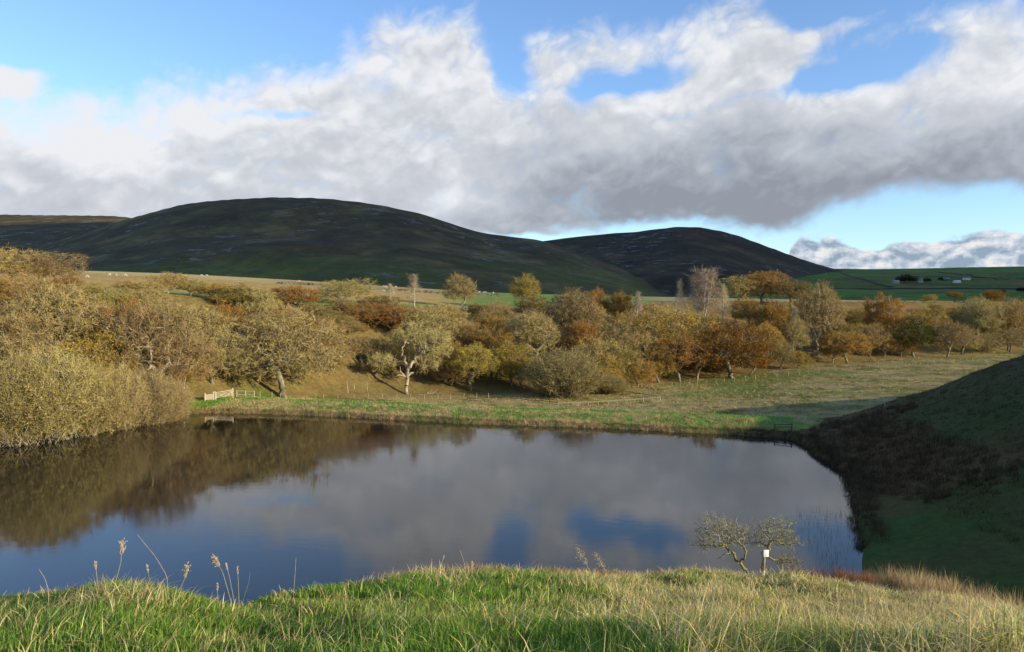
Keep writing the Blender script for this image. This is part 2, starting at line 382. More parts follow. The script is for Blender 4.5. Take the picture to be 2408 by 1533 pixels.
def tubes(p0, p1, r0, r1, k=5):
    p0 = np.asarray(p0, float); p1 = np.asarray(p1, float); d = p1 - p0
    L = np.linalg.norm(d, axis=1, keepdims=True) + 1e-9; d = d / L
    up = np.where(np.abs(d[:, 2:3]) > .9, [[1., 0, 0]], [[0, 0, 1.]])
    a = np.cross(d, up); a /= np.linalg.norm(a, axis=1, keepdims=True) + 1e-9; b = np.cross(d, a)
    th = np.arange(k) * 2 * np.pi / k
    ring = a[:, None] * np.cos(th)[None, :, None] + b[:, None] * np.sin(th)[None, :, None]
    V0 = p0[:, None] + ring * np.asarray(r0)[:, None, None]; V1 = (p1 + d * np.asarray(r1)[:, None] * .3)[:, None] + ring * np.asarray(r1)[:, None, None]
    V = np.concatenate([V0, V1], 1).reshape(-1, 3)
    base = (np.arange(len(p0)) * 2 * k)[:, None]
    T_ = []
    for j in range(k):
        j2 = (j + 1) % k
        T_.append(np.concatenate([base + j, base + j2, base + k + j2], 1)); T_.append(np.concatenate([base + j, base + k + j2, base + k + j], 1))
    return V, np.concatenate(T_, 0)
class Acc:
    def __init__(s): s.V = []; s.T = []; s.A = []; s.n = 0
    def add(s, V, T_, a=0.0):
        s.V.append(V); s.T.append(np.asarray(T_) + s.n); s.n += len(V)
        s.A.append(np.broadcast_to(np.asarray(a, float), (len(V),)) if np.ndim(a) < 2 else a)
    def get(s): return np.concatenate(s.V), np.concatenate(s.T), np.concatenate(s.A)

def blades(P, h, wd, bend, th, rng, segs=3):
    n = len(P); ph = rng.uniform(0, np.pi, n)
    W = np.c_[np.cos(ph), np.sin(ph), np.zeros(n)]; D = np.c_[np.cos(th), np.sin(th), np.zeros(n)]
    ts = np.linspace(0, 1, segs + 1); V = []
    for t in ts:
        c = P + D * (h * bend * t * t)[:, None] + np.array([0, 0, 1.]) * (h * (t - .45 * np.minimum(bend, 1.2) * t * t))[:, None]
        ww = (wd * .5 * (1 - t ** 1.6))[:, None] * W
        if t < 1: V += [c - ww, c + ww]
        else: V += [c]
    V = np.stack(V, 1); m = V.shape[1]; base = (np.arange(n) * m)[:, None]; T_ = []
    for s in range(segs - 1):
        T_ += [base + np.array([[2 * s, 2 * s + 1, 2 * s + 3]]), base + np.array([[2 * s, 2 * s + 3, 2 * s + 2]])]
    T_ += [base + np.array([[2 * segs - 2, 2 * segs - 1, 2 * segs]])]
    return V.reshape(-1, 3), np.concatenate(T_, 0), m
# ------------------------------------------------------------------ materials
def newmat(name):
    m = bpy.data.materials.new(name); m.use_nodes = True; t = NT(m.node_tree); t.n.clear()
    o = t.new('ShaderNodeOutputMaterial'); return m, t, o
def attr(t, n, out='Fac'):
    a = t.new('ShaderNodeAttribute'); a.attribute_name = n; return a.outputs[out]
def pos(t): return t.new('ShaderNodeNewGeometry').outputs['Position']
def mat_ground(name, sc1=1.3, sc2=.12, bump=.6, amp=.9, rocks=False):
    m, t, o = newmat(name); p = pos(t)
    c = attr(t, 'tint', 'Color')
    n1 = t.noise(p, sc1, 8, .68); n2 = t.noise(p, sc2, 5, .6); n3 = t.noise(p, sc1 * 5, 3, .6)
    f = t.math('MULTIPLY_ADD', n1, amp * 1.5, 1 - amp * .75)
    f = t.math('MULTIPLY', f, t.math('MULTIPLY_ADD', n2, .8, .6))
    f = t.math('MULTIPLY', f, t.math('MULTIPLY_ADD', n3, .7, .65))
    hs = t.new('ShaderNodeHueSaturation'); t.put(hs.inputs['Hue'], t.math('MULTIPLY_ADD', n2, .06, .47)); t.put(hs.inputs['Color'], c)
    t.put(hs.inputs['Value'], f); c = hs.outputs[0]
    if rocks:
        mp = t.new('ShaderNodeMapping'); t.put(mp.inputs[0], p); mp.inputs['Scale'].default_value = (1, 1, 2.6)
        k = t.noise(mp.outputs[0], .02, 9, .72, .6)
        k2 = t.noise(p, .0032, 3, .5)
        rk = t.math('MULTIPLY', t.sstep(k, .55, .62), t.sstep(k2, .45, .56))
        rk = t.math('MULTIPLY', rk, attr(t, 'rock'))
        c = t.mix(rk, c, (.17, .17, .16, 1))
    b = t.new('ShaderNodeBsdfPrincipled'); t.put(b.inputs['Base Color'], c); b.inputs['Roughness'].default_value = .95
    b.inputs['Specular IOR Level'].default_value = .1
    bp = t.new('ShaderNodeBump'); bp.inputs['Strength'].default_value = bump; bp.inputs['Distance'].default_value = .35 / sc1
    t.put(bp.inputs['Height'], n1); t.l.new(bp.outputs[0], b.inputs['Normal'])
    t.l.new(b.outputs[0], o.inputs[0]); return m
def mat_blade(name, trans=.35, sat=1.0):
    m, t, o = newmat(name); c = attr(t, 'tint', 'Color')
    d = t.new('ShaderNodeBsdfPrincipled'); t.put(d.inputs['Base Color'], c); d.inputs['Roughness'].default_value = .6; d.inputs['Specular IOR Level'].default_value = .06
    tr = t.new('ShaderNodeBsdfTranslucent'); t.put(tr.inputs[0], c)
    mx = t.new('ShaderNodeMixShader'); mx.inputs[0].default_value = trans
    t.l.new(d.outputs[0], mx.inputs[1]); t.l.new(tr.outputs[0], mx.inputs[2]); t.l.new(mx.outputs[0], o.inputs[0]); return m
def mat_crown(name, leafA, leafB, twig, trans=.3, var=.07):
    m, t, o = newmat(name)
    oi = t.new('ShaderNodeObjectInfo').outputs['Random']
    r = attr(t, 'rnd'); lf = attr(t, 'leaf')
    tc_ = t.new('ShaderNodeTexCoord').outputs['Object']
    n = t.noise(tc_, .7, 3, .6)
    f = t.math('ADD', t.math('MULTIPLY', r, .6), t.math('MULTIPLY_ADD', n, 1.4, -.5), clamp=True)
    c = t.mix(f, (*leafA, 1), (*leafB, 1))
    tw = t.mix(r, tuple(.72 * v for v in twig) + (1,), tuple(1.28 * v for v in twig) + (1,))
    c = t.mix(lf, tw, c)
    hs = t.new('ShaderNodeHueSaturation'); t.put(hs.inputs['Hue'], t.math('MULTIPLY_ADD', oi, var * .5, .5 - var * .25))
    t.put(hs.inputs['Value'], t.math('MULTIPLY_ADD', oi, .4, .8)); t.put(hs.inputs['Color'], c); c = hs.outputs[0]
    d = t.new('ShaderNodeBsdfDiffuse'); t.put(d.inputs[0], c)
    tr = t.new('ShaderNodeBsdfTranslucent'); t.put(tr.inputs[0], c)
    mx = t.new('ShaderNodeMixShader'); t.put(mx.inputs[0], t.math('MULTIPLY', lf, trans))
    t.l.new(d.outputs[0], mx.inputs[1]); t.l.new(tr.outputs[0], mx.inputs[2]); t.l.new(mx.outputs[0], o.inputs[0]); return m
def mat_simple(name, a, b, scale=6.0, rough=.9, stretch=(1, 1, 1), bump=.3, lo=.35, hi=.65):
    m, t, o = newmat(name)
    mp = t.new('ShaderNodeMapping'); t.put(mp.inputs[0], t.new('ShaderNodeTexCoord').outputs['Object']); mp.inputs['Scale'].default_value = stretch
    n = t.noise(mp.outputs[0], scale, 6, .6)
    c = t.mix(t.sstep(n, lo, hi), (*a, 1), (*b, 1))
    d = t.new('ShaderNodeBsdfPrincipled'); t.put(d.inputs['Base Color'], c); d.inputs['Roughness'].default_value = rough; d.inputs['Specular IOR Level'].default_value = .2
    bp = t.new('ShaderNodeBump'); bp.inputs['Strength'].default_value = bump; bp.inputs['Distance'].default_value = .05; t.put(bp.inputs['Height'], n); t.l.new(bp.outputs[0], d.inputs['Normal'])
    t.l.new(d.outputs[0], o.inputs[0]); return m
M_ground = mat_ground('grassland')
M_hill = mat_ground('heather_moor', .035, .006, .5, .75, rocks=True)
M_blade = mat_blade('grass_blades')
M_dry = mat_blade('dry_stalks', .2)
M_bark = mat_simple('lichen_bark', (.30, .27, .19), (.13, .115, .075), 2.5, stretch=(1, 1, .3))
M_barkpale = mat_simple('pale_bark', (.44, .38, .27), (.18, .15, .1), 1.6, stretch=(1, 1, .5), lo=.40, hi=.62)
M_wood = mat_simple('weathered_timber', (.66, .57, .42), (.5, .43, .31), 5, stretch=(1, 1, 1))
M_wooddark = mat_simple('dark_timber', (.14, .11, .075), (.08, .065, .045), 5)
M_post = mat_simple('grey_post_wood', (.44, .39, .29), (.28, .25, .19), 5)
M_birch = mat_simple('birch_bark', (.52, .47, .38), (.28, .24, .18), 2, stretch=(1, 1, 2), lo=.45, hi=.8)
M_stone = mat_simple('field_stone', (.16, .15, .12), (.05, .048, .04), 1.2, lo=.4, hi=.6)

# ------------------------------------------------------------------ ground
GRN = np.array([.11, .17, .03]); LUSH = np.array([.11, .21, .035]); OLV = np.array([.15, .15, .045]); STR = np.array([.36, .275, .125]); BRK = np.array([.22, .125, .05])
OCH = np.array([.26, .20, .075]); DKG = np.array([.035, .06, .018]); BRN = np.array([.10, .062, .026]); MUD = np.array([.05, .04, .025])
def mixc(c, d, f): return c * (1 - f)[..., None] + d * f[..., None]
def ground_color(x, y, g=None):
    if g is None: _, g = H(x, y, True)
    n1 = fbm(x, y, 30, 4); n2 = fbm(x + 300, y, 7, 4, .6); n3 = fbm(x, y + 500, 2.2, 3, .6)
    Yd, u, sd = g['Y'], g['u'], g['sd']
    c = np.broadcast_to(OLV, x.shape + (3,)).copy()
    # valley floor: rough straw grass, greener patches
    c = mixc(c, STR * 1.1, .85 * sm(n2 + .5 * n3, -.4, .25))
    c = mixc(c, GRN, .7 * sm(n1 + .5 * n2, .1, .4))
    # green bank top beside the far shore
    bank = sm(sd, 1.2, 3.0) * (1 - sm(sd + 2.5 * n2, 14, 19)) * (u > 380)
    c = mixc(c, LUSH, bank * (.9 - .75 * sm(n3 + n2, -.15, .35)))
    edge_ = (1 - sm(sd, .6, 2.0)) * (sd > -3) * sm(u, 330, 420)
    c = mixc(c, np.array([.19, .13, .06]), edge_ * .85)
    c = mixc(c, np.array([.20, .16, .075]), (1 - sm(u, 380, 440)) * (1 - sm(sd, 5, 9)) * (sd > 0))
    # wooded slope: olive turf, bracken litter
    onh = sm(Yd, g['foot'] - 3, g['foot'] + 4)
    s = mixc(np.broadcast_to(OCH * .8, c.shape).copy(), GRN * .9, sm(n1 - .3 * n2, .0, .4)); s = mixc(s, BRK, sm(n1 * .8 + n2 + .25 * sm(u, 1400, 1700) - .35 * (1 - sm(u, 950, 1250)), -.05, .35) * (.85))
    c = mixc(c, s, onh)
    # plateau field
    onf = sm(Yd, g['edge'] - 2, g['edge'] + 6)
    fgreen = np.array([.17, .24, .055]); fo = np.array([.44, .29, .10]); ftan = np.array([.34, .27, .13])
    t = (Yd - g['edge']) / (g['cr'] - g['edge'])
    fc_ = np.broadcast_to(fgreen, c.shape).copy()
    fc_ = mixc(fc_, fo, (1 - sm(u, 1000, 1150)) * sm(t + .1 * n1 + .05 * n2, .10, .19) * .9)
    fc_ = mixc(fc_, fo, (1 - sm(u, 500, 640)) * sm(n1 + n2 * .5, -.5, .0) * .8)
    fc_ = mixc(fc_, np.array([.5, .42, .2]), (1 - sm(u, 500, 800)) * sm(t, .45, .7) * .7)
    fc_ = mixc(fc_, ftan, sm(u + 60 * n1, 1480, 1560) * .95)
    c = mixc(c, fc_, onf)
    # beyond the crest: pasture
    ob = sm(Yd, g['cr'] + 10, g['cr'] + 60)
    c = mixc(c, mixc(np.broadcast_to(np.array([.055, .07, .024]), c.shape).copy(), np.array([.10, .08, .04]), sm(n1, .0, .4)), ob)
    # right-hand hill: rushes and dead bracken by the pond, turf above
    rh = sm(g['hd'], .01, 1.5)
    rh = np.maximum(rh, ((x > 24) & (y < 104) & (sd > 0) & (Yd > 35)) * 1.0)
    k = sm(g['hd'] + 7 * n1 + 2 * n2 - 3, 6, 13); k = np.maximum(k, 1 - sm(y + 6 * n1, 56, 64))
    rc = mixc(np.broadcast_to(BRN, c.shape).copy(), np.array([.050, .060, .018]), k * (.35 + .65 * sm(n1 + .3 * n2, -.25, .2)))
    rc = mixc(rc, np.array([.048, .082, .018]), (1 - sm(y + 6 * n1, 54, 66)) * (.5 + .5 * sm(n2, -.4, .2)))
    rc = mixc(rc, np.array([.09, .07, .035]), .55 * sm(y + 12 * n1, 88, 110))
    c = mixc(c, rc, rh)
    # foreground hill
    fgm = g['fg'] * 1.0
    fcx = mixc(np.broadcast_to(GRN * .55, c.shape).copy(), STR * .55, sm(u + 250 * n2, 900, 1500) * .8)
    c = mixc(c, fcx, fgm)
    c = np.where((sd < 0)[..., None], MUD, c)
    return c
A1 = np.radians(np.linspace(-37, 37, 860)); A0 = np.radians(np.linspace(-180, -37.3, 110)); A2 = np.radians(np.linspace(37.3, 180, 130))
AZ = np.concatenate([A0, A1, A2])
RR = np.concatenate([np.linspace(1.2, 8, 24)[:-1], np.exp(np.linspace(math.log(8), math.log(60), 150))[:-1], np.linspace(60, 260, 330)[:-1], np.exp(np.linspace(math.log(260), math.log(900), 110))[:-1], np.exp(np.linspace(math.log(900), math.log(9000), 30))])
rg, ag = np.meshgrid(RR, AZ, indexing='ij'); gx, gy = rg * np.sin(ag), rg * np.cos(ag)
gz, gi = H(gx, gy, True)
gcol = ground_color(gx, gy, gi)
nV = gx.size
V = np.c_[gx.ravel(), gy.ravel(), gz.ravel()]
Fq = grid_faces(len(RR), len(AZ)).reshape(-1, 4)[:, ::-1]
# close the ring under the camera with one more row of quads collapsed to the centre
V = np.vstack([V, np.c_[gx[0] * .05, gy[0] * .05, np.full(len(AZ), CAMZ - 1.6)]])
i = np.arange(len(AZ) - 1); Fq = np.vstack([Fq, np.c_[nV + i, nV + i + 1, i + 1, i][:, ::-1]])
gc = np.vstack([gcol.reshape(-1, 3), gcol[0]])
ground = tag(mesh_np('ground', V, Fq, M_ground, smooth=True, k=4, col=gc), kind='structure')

# ------------------------------------------------------------------ hills
a_ = np.radians(np.linspace(-48, 48, 760)); r_ = np.exp(np.linspace(math.log(620), math.log(5200), 300))
rg, ag = np.meshgrid(r_, a_, indexing='ij'); hx, hy = rg * np.sin(ag), rg * np.cos(ag)
hz, wh = HH(hx, hy, True)
_, _, hY, hu = geo(hx, hy)
hn1 = fbm(hx, hy, 500, 5, .55); hn2 = fbm(hx + 999, hy, 120, 5, .6); hn3 = fbm(hx, hy + 777, 45, 4, .6)
HEA = np.array([.034, .029, .021]); HGR = np.array([.044, .050, .020]); HGD = np.array([.048, .062, .024]); HTN = np.array([.10, .08, .05])
up = sm(hz, 60, 210)
hc = mixc(np.broadcast_to(HGR, hx.shape + (3,)).copy(), HEA, sm(up * 1.3 + hn1 * 1.1 + hn2 * .5, -.15, .55))
hc = mixc(hc, HTN * .8, sm(hn2 + .4 * hn3, .25, .5) * .35)
hc = mixc(hc, HGD, (1 - sm(hz + 18 * hn1, 26, 60)) * .8)
hc = mixc(hc, HTN * .55, (1 - sm(hz + 14 * hn2, 14, 24)) * .45)
mo = (wh == 3)
hc = np.where(mo[..., None], mixc(mixc(np.broadcast_to(np.array([.04, .085, .02]), hx.shape + (3,)).copy(), np.array([.055, .05, .026]), sm(hn1 + .5 * hn2, -.1, .35)), np.array([.02, .03, .015]), .6 * sm(hn3, .2, .35)), hc)
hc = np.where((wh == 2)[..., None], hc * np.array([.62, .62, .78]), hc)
rock = (wh < 3) * sm(hz, 35, 60)
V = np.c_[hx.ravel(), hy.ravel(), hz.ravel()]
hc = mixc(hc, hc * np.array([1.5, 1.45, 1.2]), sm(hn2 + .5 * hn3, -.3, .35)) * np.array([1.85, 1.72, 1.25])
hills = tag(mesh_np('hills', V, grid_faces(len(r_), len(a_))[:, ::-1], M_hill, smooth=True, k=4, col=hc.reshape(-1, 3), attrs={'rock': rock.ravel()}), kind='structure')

# ------------------------------------------------------------------ pond water
m, t, o = newmat('pond_water')
p = pos(t)
mp = t.new('ShaderNodeMapping'); t.put(mp.inputs[0], p); mp.inputs['Scale'].default_value = (.5, 1.0, 1)
n = t.noise(mp.outputs[0], 1.4, 3, .5); n2 = t.noise(p, .12, 2, .5)
bp = t.new('ShaderNodeBump'); bp.inputs['Strength'].default_value = .05; bp.inputs['Distance'].default_value = .08
t.put(bp.inputs['Height'], t.math('MULTIPLY', n, t.sstep(n2, .35, .6, .35, 1.0)))
b = t.new('ShaderNodeBsdfPrincipled'); b.inputs['Base Color'].default_value = (.020, .018, .014, 1); b.inputs['Roughness'].default_value = .055
b.inputs['IOR'].default_value = 1.36; t.l.new(bp.outputs[0], b.inputs['Normal']); t.l.new(b.outputs[0], o.inputs[0])
t.put(b.inputs['Roughness'], t.sstep(t.noise(p, .06, 4, .6, .5), .42, .62, .04, .085))
cen = POND.mean(0)
import mathutils.geometry as mg
pd_ = POND + (POND - cen) / np.linalg.norm(POND - cen, axis=1)[:, None] * 3.0
tri = mg.tessellate_polygon([[Vector((a, b_, 0)) for a, b_ in pd_]])
tag(mesh_np('water', np.c_[pd_, np.zeros(len(pd_))], np.array(tri), m), kind='structure')
wm = bpy.data.objects['water'].data
if wm.polygons[0].normal.z < 0: wm.flip_normals()

# ------------------------------------------------------------------ unseen cloud added out of view, outline shaped to shade the far hills
Zc = 1500.0; L = (Zc - 20) / math.tan(SUN_EL); off = np.array([math.sin(SUN_AZ), math.cos(SUN_AZ)]) * L
a_ = np.radians(np.linspace(-66, 44, 150)); r_ = np.exp(np.linspace(math.log(600), math.log(4800), 90))
rg, ag = np.meshgrid(r_, a_, indexing='ij')
rr_ = rg + sm(-rg, -900, -600) * fbm(rg * np.sin(ag), rg * np.cos(ag), 120, 3) * 30
cx_ = rr_ * np.sin(ag) + off[0]; cy_ = rr_ * np.cos(ag) + off[1]
edg = np.minimum(np.minimum(np.linspace(0, 1, 90)[:, None] * 8, np.linspace(1, 0, 90)[:, None] * 6), np.minimum(np.linspace(0, 1, 150)[None] * 8, np.linspace(1, 0, 150)[None] * 8))
edg = np.sqrt(np.clip(edg, 0, 1))
puf = .55 + .45 * np.abs(fbm(cx_, cy_, 500, 5, .55)) * 2
topz = Zc + 4 + 150 * edg * puf; botz = Zc - 4 - 18 * edg * (1 + fbm(cx_, cy_, 300, 3))
V = np.vstack([np.c_[cx_.ravel(), cy_.ravel(), topz.ravel()], np.c_[cx_.ravel(), cy_.ravel(), botz.ravel()]])
gf = grid_faces(90, 150); nn = 90 * 150
rim = np.concatenate([np.arange(150), np.arange(1, 90) * 150 + 149, 89 * 150 + np.arange(148, -1, -1), np.arange(88, -1, -1) * 150])
q = np.c_[rim[:-1], rim[1:], rim[1:] + nn, rim[:-1] + nn]
mc, t, o = newmat('shade_cloud_vapour'); d = t.new('ShaderNodeBsdfDiffuse'); d.inputs[0].default_value = (.85, .86, .88, 1); t.l.new(d.outputs[0], o.inputs[0])
tag(mesh_np('shade_cloud', V, np.vstack([gf[:, ::-1], gf + nn, q]), mc, smooth=True, k=4), kind='structure')
# ------------------------------------------------------------------ tree builder
def grow(rng, pts, roots, bf=.3, jit=.12, sub=2, expo=2.35, rtip=.02):
    """connect the points of a crown envelope to a root chain; returns segments with pipe-model radii"""
    nodes = [np.array(p, float) for p in roots]; par = list(range(-1, len(roots) - 1)); L = [0.0]
    for i in range(1, len(roots)): L.append(L[-1] + np.linalg.norm(nodes[i] - nodes[i - 1]))
    N = np.array(nodes); Ln = np.array(L); pts = np.array(pts)
    first = max(1, len(roots) // 2)
    ok = np.ones(len(N), bool); ok[:first] = False
    D = np.linalg.norm(pts[:, None] - N[None], axis=2) + bf * Ln[None] + (~ok)[None] * 1e3
    best = D.argmin(1); bd = D.min(1); rem = np.ones(len(pts), bool)
    order = []
    NL = list(N); LL = list(Ln); PR = par
    for _ in range(len(pts)):
        i = int(np.where(rem, bd, 1e9).argmin()); p = int(best[i]); rem[i] = False
        NL.append(pts[i]); PR.append(p); LL.append(LL[p] + np.linalg.norm(pts[i] - NL[p])); k = len(NL) - 1
        d = np.linalg.norm(pts - pts[i], axis=1) + bf * LL[-1]
        b = d < bd; bd[b] = d[b]; best[b] = k
    N = np.array(NL); PR = np.array(PR); n = len(N)
    rad = np.zeros(n); kids = np.zeros(n, int)
    for k in range(n - 1, 0, -1):
        if kids[k] == 0: rad[k] = rtip ** expo
        rad[PR[k]] += rad[k]; kids[PR[k]] += 1
    rad = rad ** (1 / expo)
    P0_, P1_, R0_, R1_ = [], [], [], []
    for k in range(1, n):
        a, b = N[PR[k]], N[k]; Lk = np.linalg.norm(b - a)
        r1 = rad[k]; r0 = min(rad[PR[k]], r1 * 1.5 + .01)
        m = sub if Lk > .35 else 1
        prev = a
        for q in range(1, m + 1):
            t = q / m; c = a + (b - a) * t
            if q < m: c = c + rng.normal(0, jit * Lk, 3)
            P0_.append(prev); P1_.append(c); R0_.append(r0 + (r1 - r0) * (q - 1) / m); R1_.append(r0 + (r1 - r0) * t); prev = c
    return N, PR, kids, rad, np.array(P0_), np.array(P1_), np.array(R0_), np.array(R1_)
def dome(rng, n, H_, Rr, base, flat=.55, shell=.5, lumps=11):
    """points in an uneven rounded crown with lobes and hollows"""
    cz = base + (H_ - base) * .38
    lob = rng.normal(0, 1, (lumps, 3)); lob[:, 2] = np.abs(lob[:, 2]) * .6; lob /= np.linalg.norm(lob, axis=1)[:, None]; la = rng.uniform(-.5, .34, lumps)
    out = []
    while len(out) < n:
        d = rng.normal(0, 1, 3); d /= np.linalg.norm(d)
        if d[2] < -.75: continue
        r = rng.random() ** shell
        f = 1 + sum(la[j] * math.exp(-9 * (1 - float(d @ lob[j]))) for j in range(lumps))
        zz = (H_ - cz) if d[2] > 0 else (cz - base)
        p = np.array([d[0] * Rr * r * f, d[1] * Rr * r * f, cz + d[2] * zz * r * f])
        if p[2] < base * .75: continue
        out.append(p)
    return out
def twig_ribbons(rng, org, dirs, ln, wd):
    n = len(org); w_ = np.cross(dirs, rng.normal(0, 1, (n, 3))); w_ /= np.linalg.norm(w_, axis=1)[:, None] + 1e-9
    bend = rng.normal(0, .28, (n, 3)) * ln[:, None]
    m = org + dirs * (ln * .5)[:, None] + bend * .5; e = org + dirs * ln[:, None] + bend * .6 + rng.normal(0, .1, (n, 3)) * ln[:, None]
    V = np.stack([org - w_ * wd[:, None], org + w_ * wd[:, None], m - w_ * wd[:, None] * .7, m + w_ * wd[:, None] * .7, e], 1)
    b = (np.arange(n) * 5)[:, None]
    T_ = np.concatenate([b + [[0, 1, 3]], b + [[0, 3, 2]], b + [[2, 3, 4]]], 0)
    return V.reshape(-1, 3), T_, m, e
def leaf_quads(rng, c, size):
    n = len(c); a = rng.normal(0, 1, (n, 3)); a /= np.linalg.norm(a, axis=1)[:, None]
    b = np.cross(a, rng.normal(0, 1, (n, 3))); b /= np.linalg.norm(b, axis=1)[:, None] + 1e-9
    a = a * size[:, None]; b = b * size[:, None] * .62
    V = np.stack([c - a, c + b, c + a * .9, c - b], 1).reshape(-1, 3); q = (np.arange(n) * 4)[:, None]
    return V, np.concatenate([q + [[0, 1, 2]], q + [[0, 2, 3]]], 0)
def crown_parts(rng, N, PR, kids, rad, ntw, nleaf, tl=.75, tw=.022, ls=.13, upb=.25, thin=.10):
    seed_ = rng.random() * 6
    tip = np.where((rad < thin) & (np.arange(len(N)) > 3))[0]
    wts = np.where(kids[tip] == 0, 2.2, 1.0); wts = wts / wts.sum()
    src = rng.choice(tip, ntw, p=wts)
    par = N[PR[src]]; d0 = N[src] - par; d0 /= np.linalg.norm(d0, axis=1)[:, None] + 1e-6
    o_ = par + (N[src] - par) * rng.uniform(.3, 1, (ntw, 1))
    d = d0 * .8 + rng.normal(0, .75, (ntw, 3)); d[:, 2] += upb; d /= np.linalg.norm(d, axis=1)[:, None]
    ln = rng.gamma(4, tl / 4, ntw)
    V1, T1, m_, e_ = twig_ribbons(rng, o_, d, ln, np.full(ntw, tw) * rng.uniform(.6, 1.4, ntw))
    # second-order twigs from the middle of the first
    k = rng.integers(0, ntw, ntw); d2 = d[k] + rng.normal(0, .7, (ntw, 3)); d2 /= np.linalg.norm(d2, axis=1)[:, None]
    V2, T2, m2, e2 = twig_ribbons(rng, m_[k], d2, ln[k] * .6, np.full(ntw, tw * .7))
    ac = Acc(); r1 = np.repeat(rng.random(ntw), 5); r2 = np.repeat(rng.random(ntw), 5)
    ac.add(V1, T1, r1); ac.add(V2, T2, r2); nt = len(V1) + len(V2)
    if nleaf:
        cand = np.vstack([e_, m2, e2]); fq = np.sin(cand[:, 0] * 1.9 + seed_) + np.sin(cand[:, 1] * 2.1 + 1) + np.sin(cand[:, 2] * 2.3 + 2)
        wt = np.clip(fq + 1.3, .12, 3); kk = rng.choice(len(cand), nleaf, p=wt / wt.sum())
        c = cand[kk] + rng.normal(0, .13, (nleaf, 3))
        V3, T3 = leaf_quads(rng, c, rng.uniform(.6, 1.3, nleaf) * ls)
        ac.add(V3, T3, np.repeat(rng.random(nleaf), 4))
    V, T_, r = ac.get(); lf = np.zeros(len(V)); lf[nt:] = 1
    return V, T_, r, lf
def hollow_mesh(name, V, T_, mats, attrs=None, smooth=False):
    o = mesh_np(name, V, T_, mats, attrs=attrs, smooth=smooth); me = o.data
    bpy.data.objects.remove(o); return me
def make_oak(seed, H_=10.0, Rr=5.2, base=1.9, n=620, roots=None, pts=None, nt=7500, nl_bare=4000, nl_leafy=16000, bf=.3, jit=.13, fork=.55, upb=.15, tl=.62, ls=.105, rtip=.026, tw=.022, shell=.5, pale=False):
    rg_ = np.random.default_rng(seed)
    if roots is None:
        lean = rg_.normal(0, .35, 2); th_ = base * fork + .9
        roots = [(0, 0, -.5), (0, 0, 0)] + [(lean[0] * t + rg_.normal(0, .06), lean[1] * t + rg_.normal(0, .06), th_ * t) for t in (.33, .66, 1)]
    if pts is None: pts = dome(rg_, n, H_, Rr, base, shell=shell)
    N, PR, kids, rad, p0, p1, r0, r1 = grow(rg_, pts, roots, bf=bf, jit=jit, rtip=rtip)
    big = r0 > .09
    ac = Acc()
    V, T_ = tubes(p0[big], p1[big], r0[big], r1[big], 6); ac.add(V, T_)
    V, T_ = tubes(p0[~big], p1[~big], r0[~big], r1[~big], 3); ac.add(V, T_)
    V, T_, _ = ac.get()
    out = {'trunk': hollow_mesh('trunk', V, T_, None, smooth=True)}
    for key, ntw, nlf in (('bare', nt, nl_bare), ('leafy', int(nt * .55), nl_leafy)):
        if nlf is None: continue
        V, T_, r, lf = crown_parts(rg_, N, PR, kids, rad, ntw, nlf, upb=upb, tl=tl, ls=ls, tw=tw)
        out[key] = hollow_mesh('crown', V, T_, None, attrs={'rnd': r, 'leaf': lf})
    return out
def make_birch(seed, H_=12, Rr=2.2, stems=1, n=300, nt=2200, nl=250, base=2.5, spread=.6):
    rg_ = np.random.default_rng(seed); ac = Acc(); acc = Acc(); at = []
    for s in range(stems):
        ax, ay = (rg_.normal(0, spread, 2) if stems > 1 else (0, 0)); hh = H_ * rg_.uniform(.8, 1)
        tx, ty = ax * 1.8, ay * 1.8
        roots = [(ax * .3, ay * .3, -.5)] + [(ax * .3 + (tx - ax * .3) * t + rg_.normal(0, .05), ay * .3 + (ty - ay * .3) * t, hh * t) for t in np.linspace(.05, .96, 12)]
        t = rg_.random(n) ** .8; z = base + (hh - base) * t; rr = Rr * (1 - t) ** .6 * np.sqrt(rg_.random(n)) * (.75 + .25 * np.sin(6 * t)) + .05
        a = rg_.random(n) * 6.28
        pts = np.c_[tx * z / hh + rr * np.cos(a), ty * z / hh + rr * np.sin(a), z + rr * .55]
        N, PR, kids, rad, p0, p1, r0, r1 = grow(rg_, pts, roots, bf=.15, jit=.05, rtip=.014, expo=2.0)
        V, T_ = tubes(p0, p1, r0, r1, 4); ac.add(V, T_)
        V, T_, r, lf = crown_parts(rg_, N, PR, kids, rad, nt, nl, upb=.9, tl=.7, tw=.014, ls=.09); acc.add(V, T_, np.c_[r, lf])
    V, T_, _ = ac.get(); out = {'trunk': hollow_mesh('trunk', V, T_, None, smooth=True)}
    V, T_, A_ = acc.get(); out['bare'] = hollow_mesh('crown', V, T_, None, attrs={'rnd': A_[:, 0], 'leaf': A_[:, 1]})
    return out
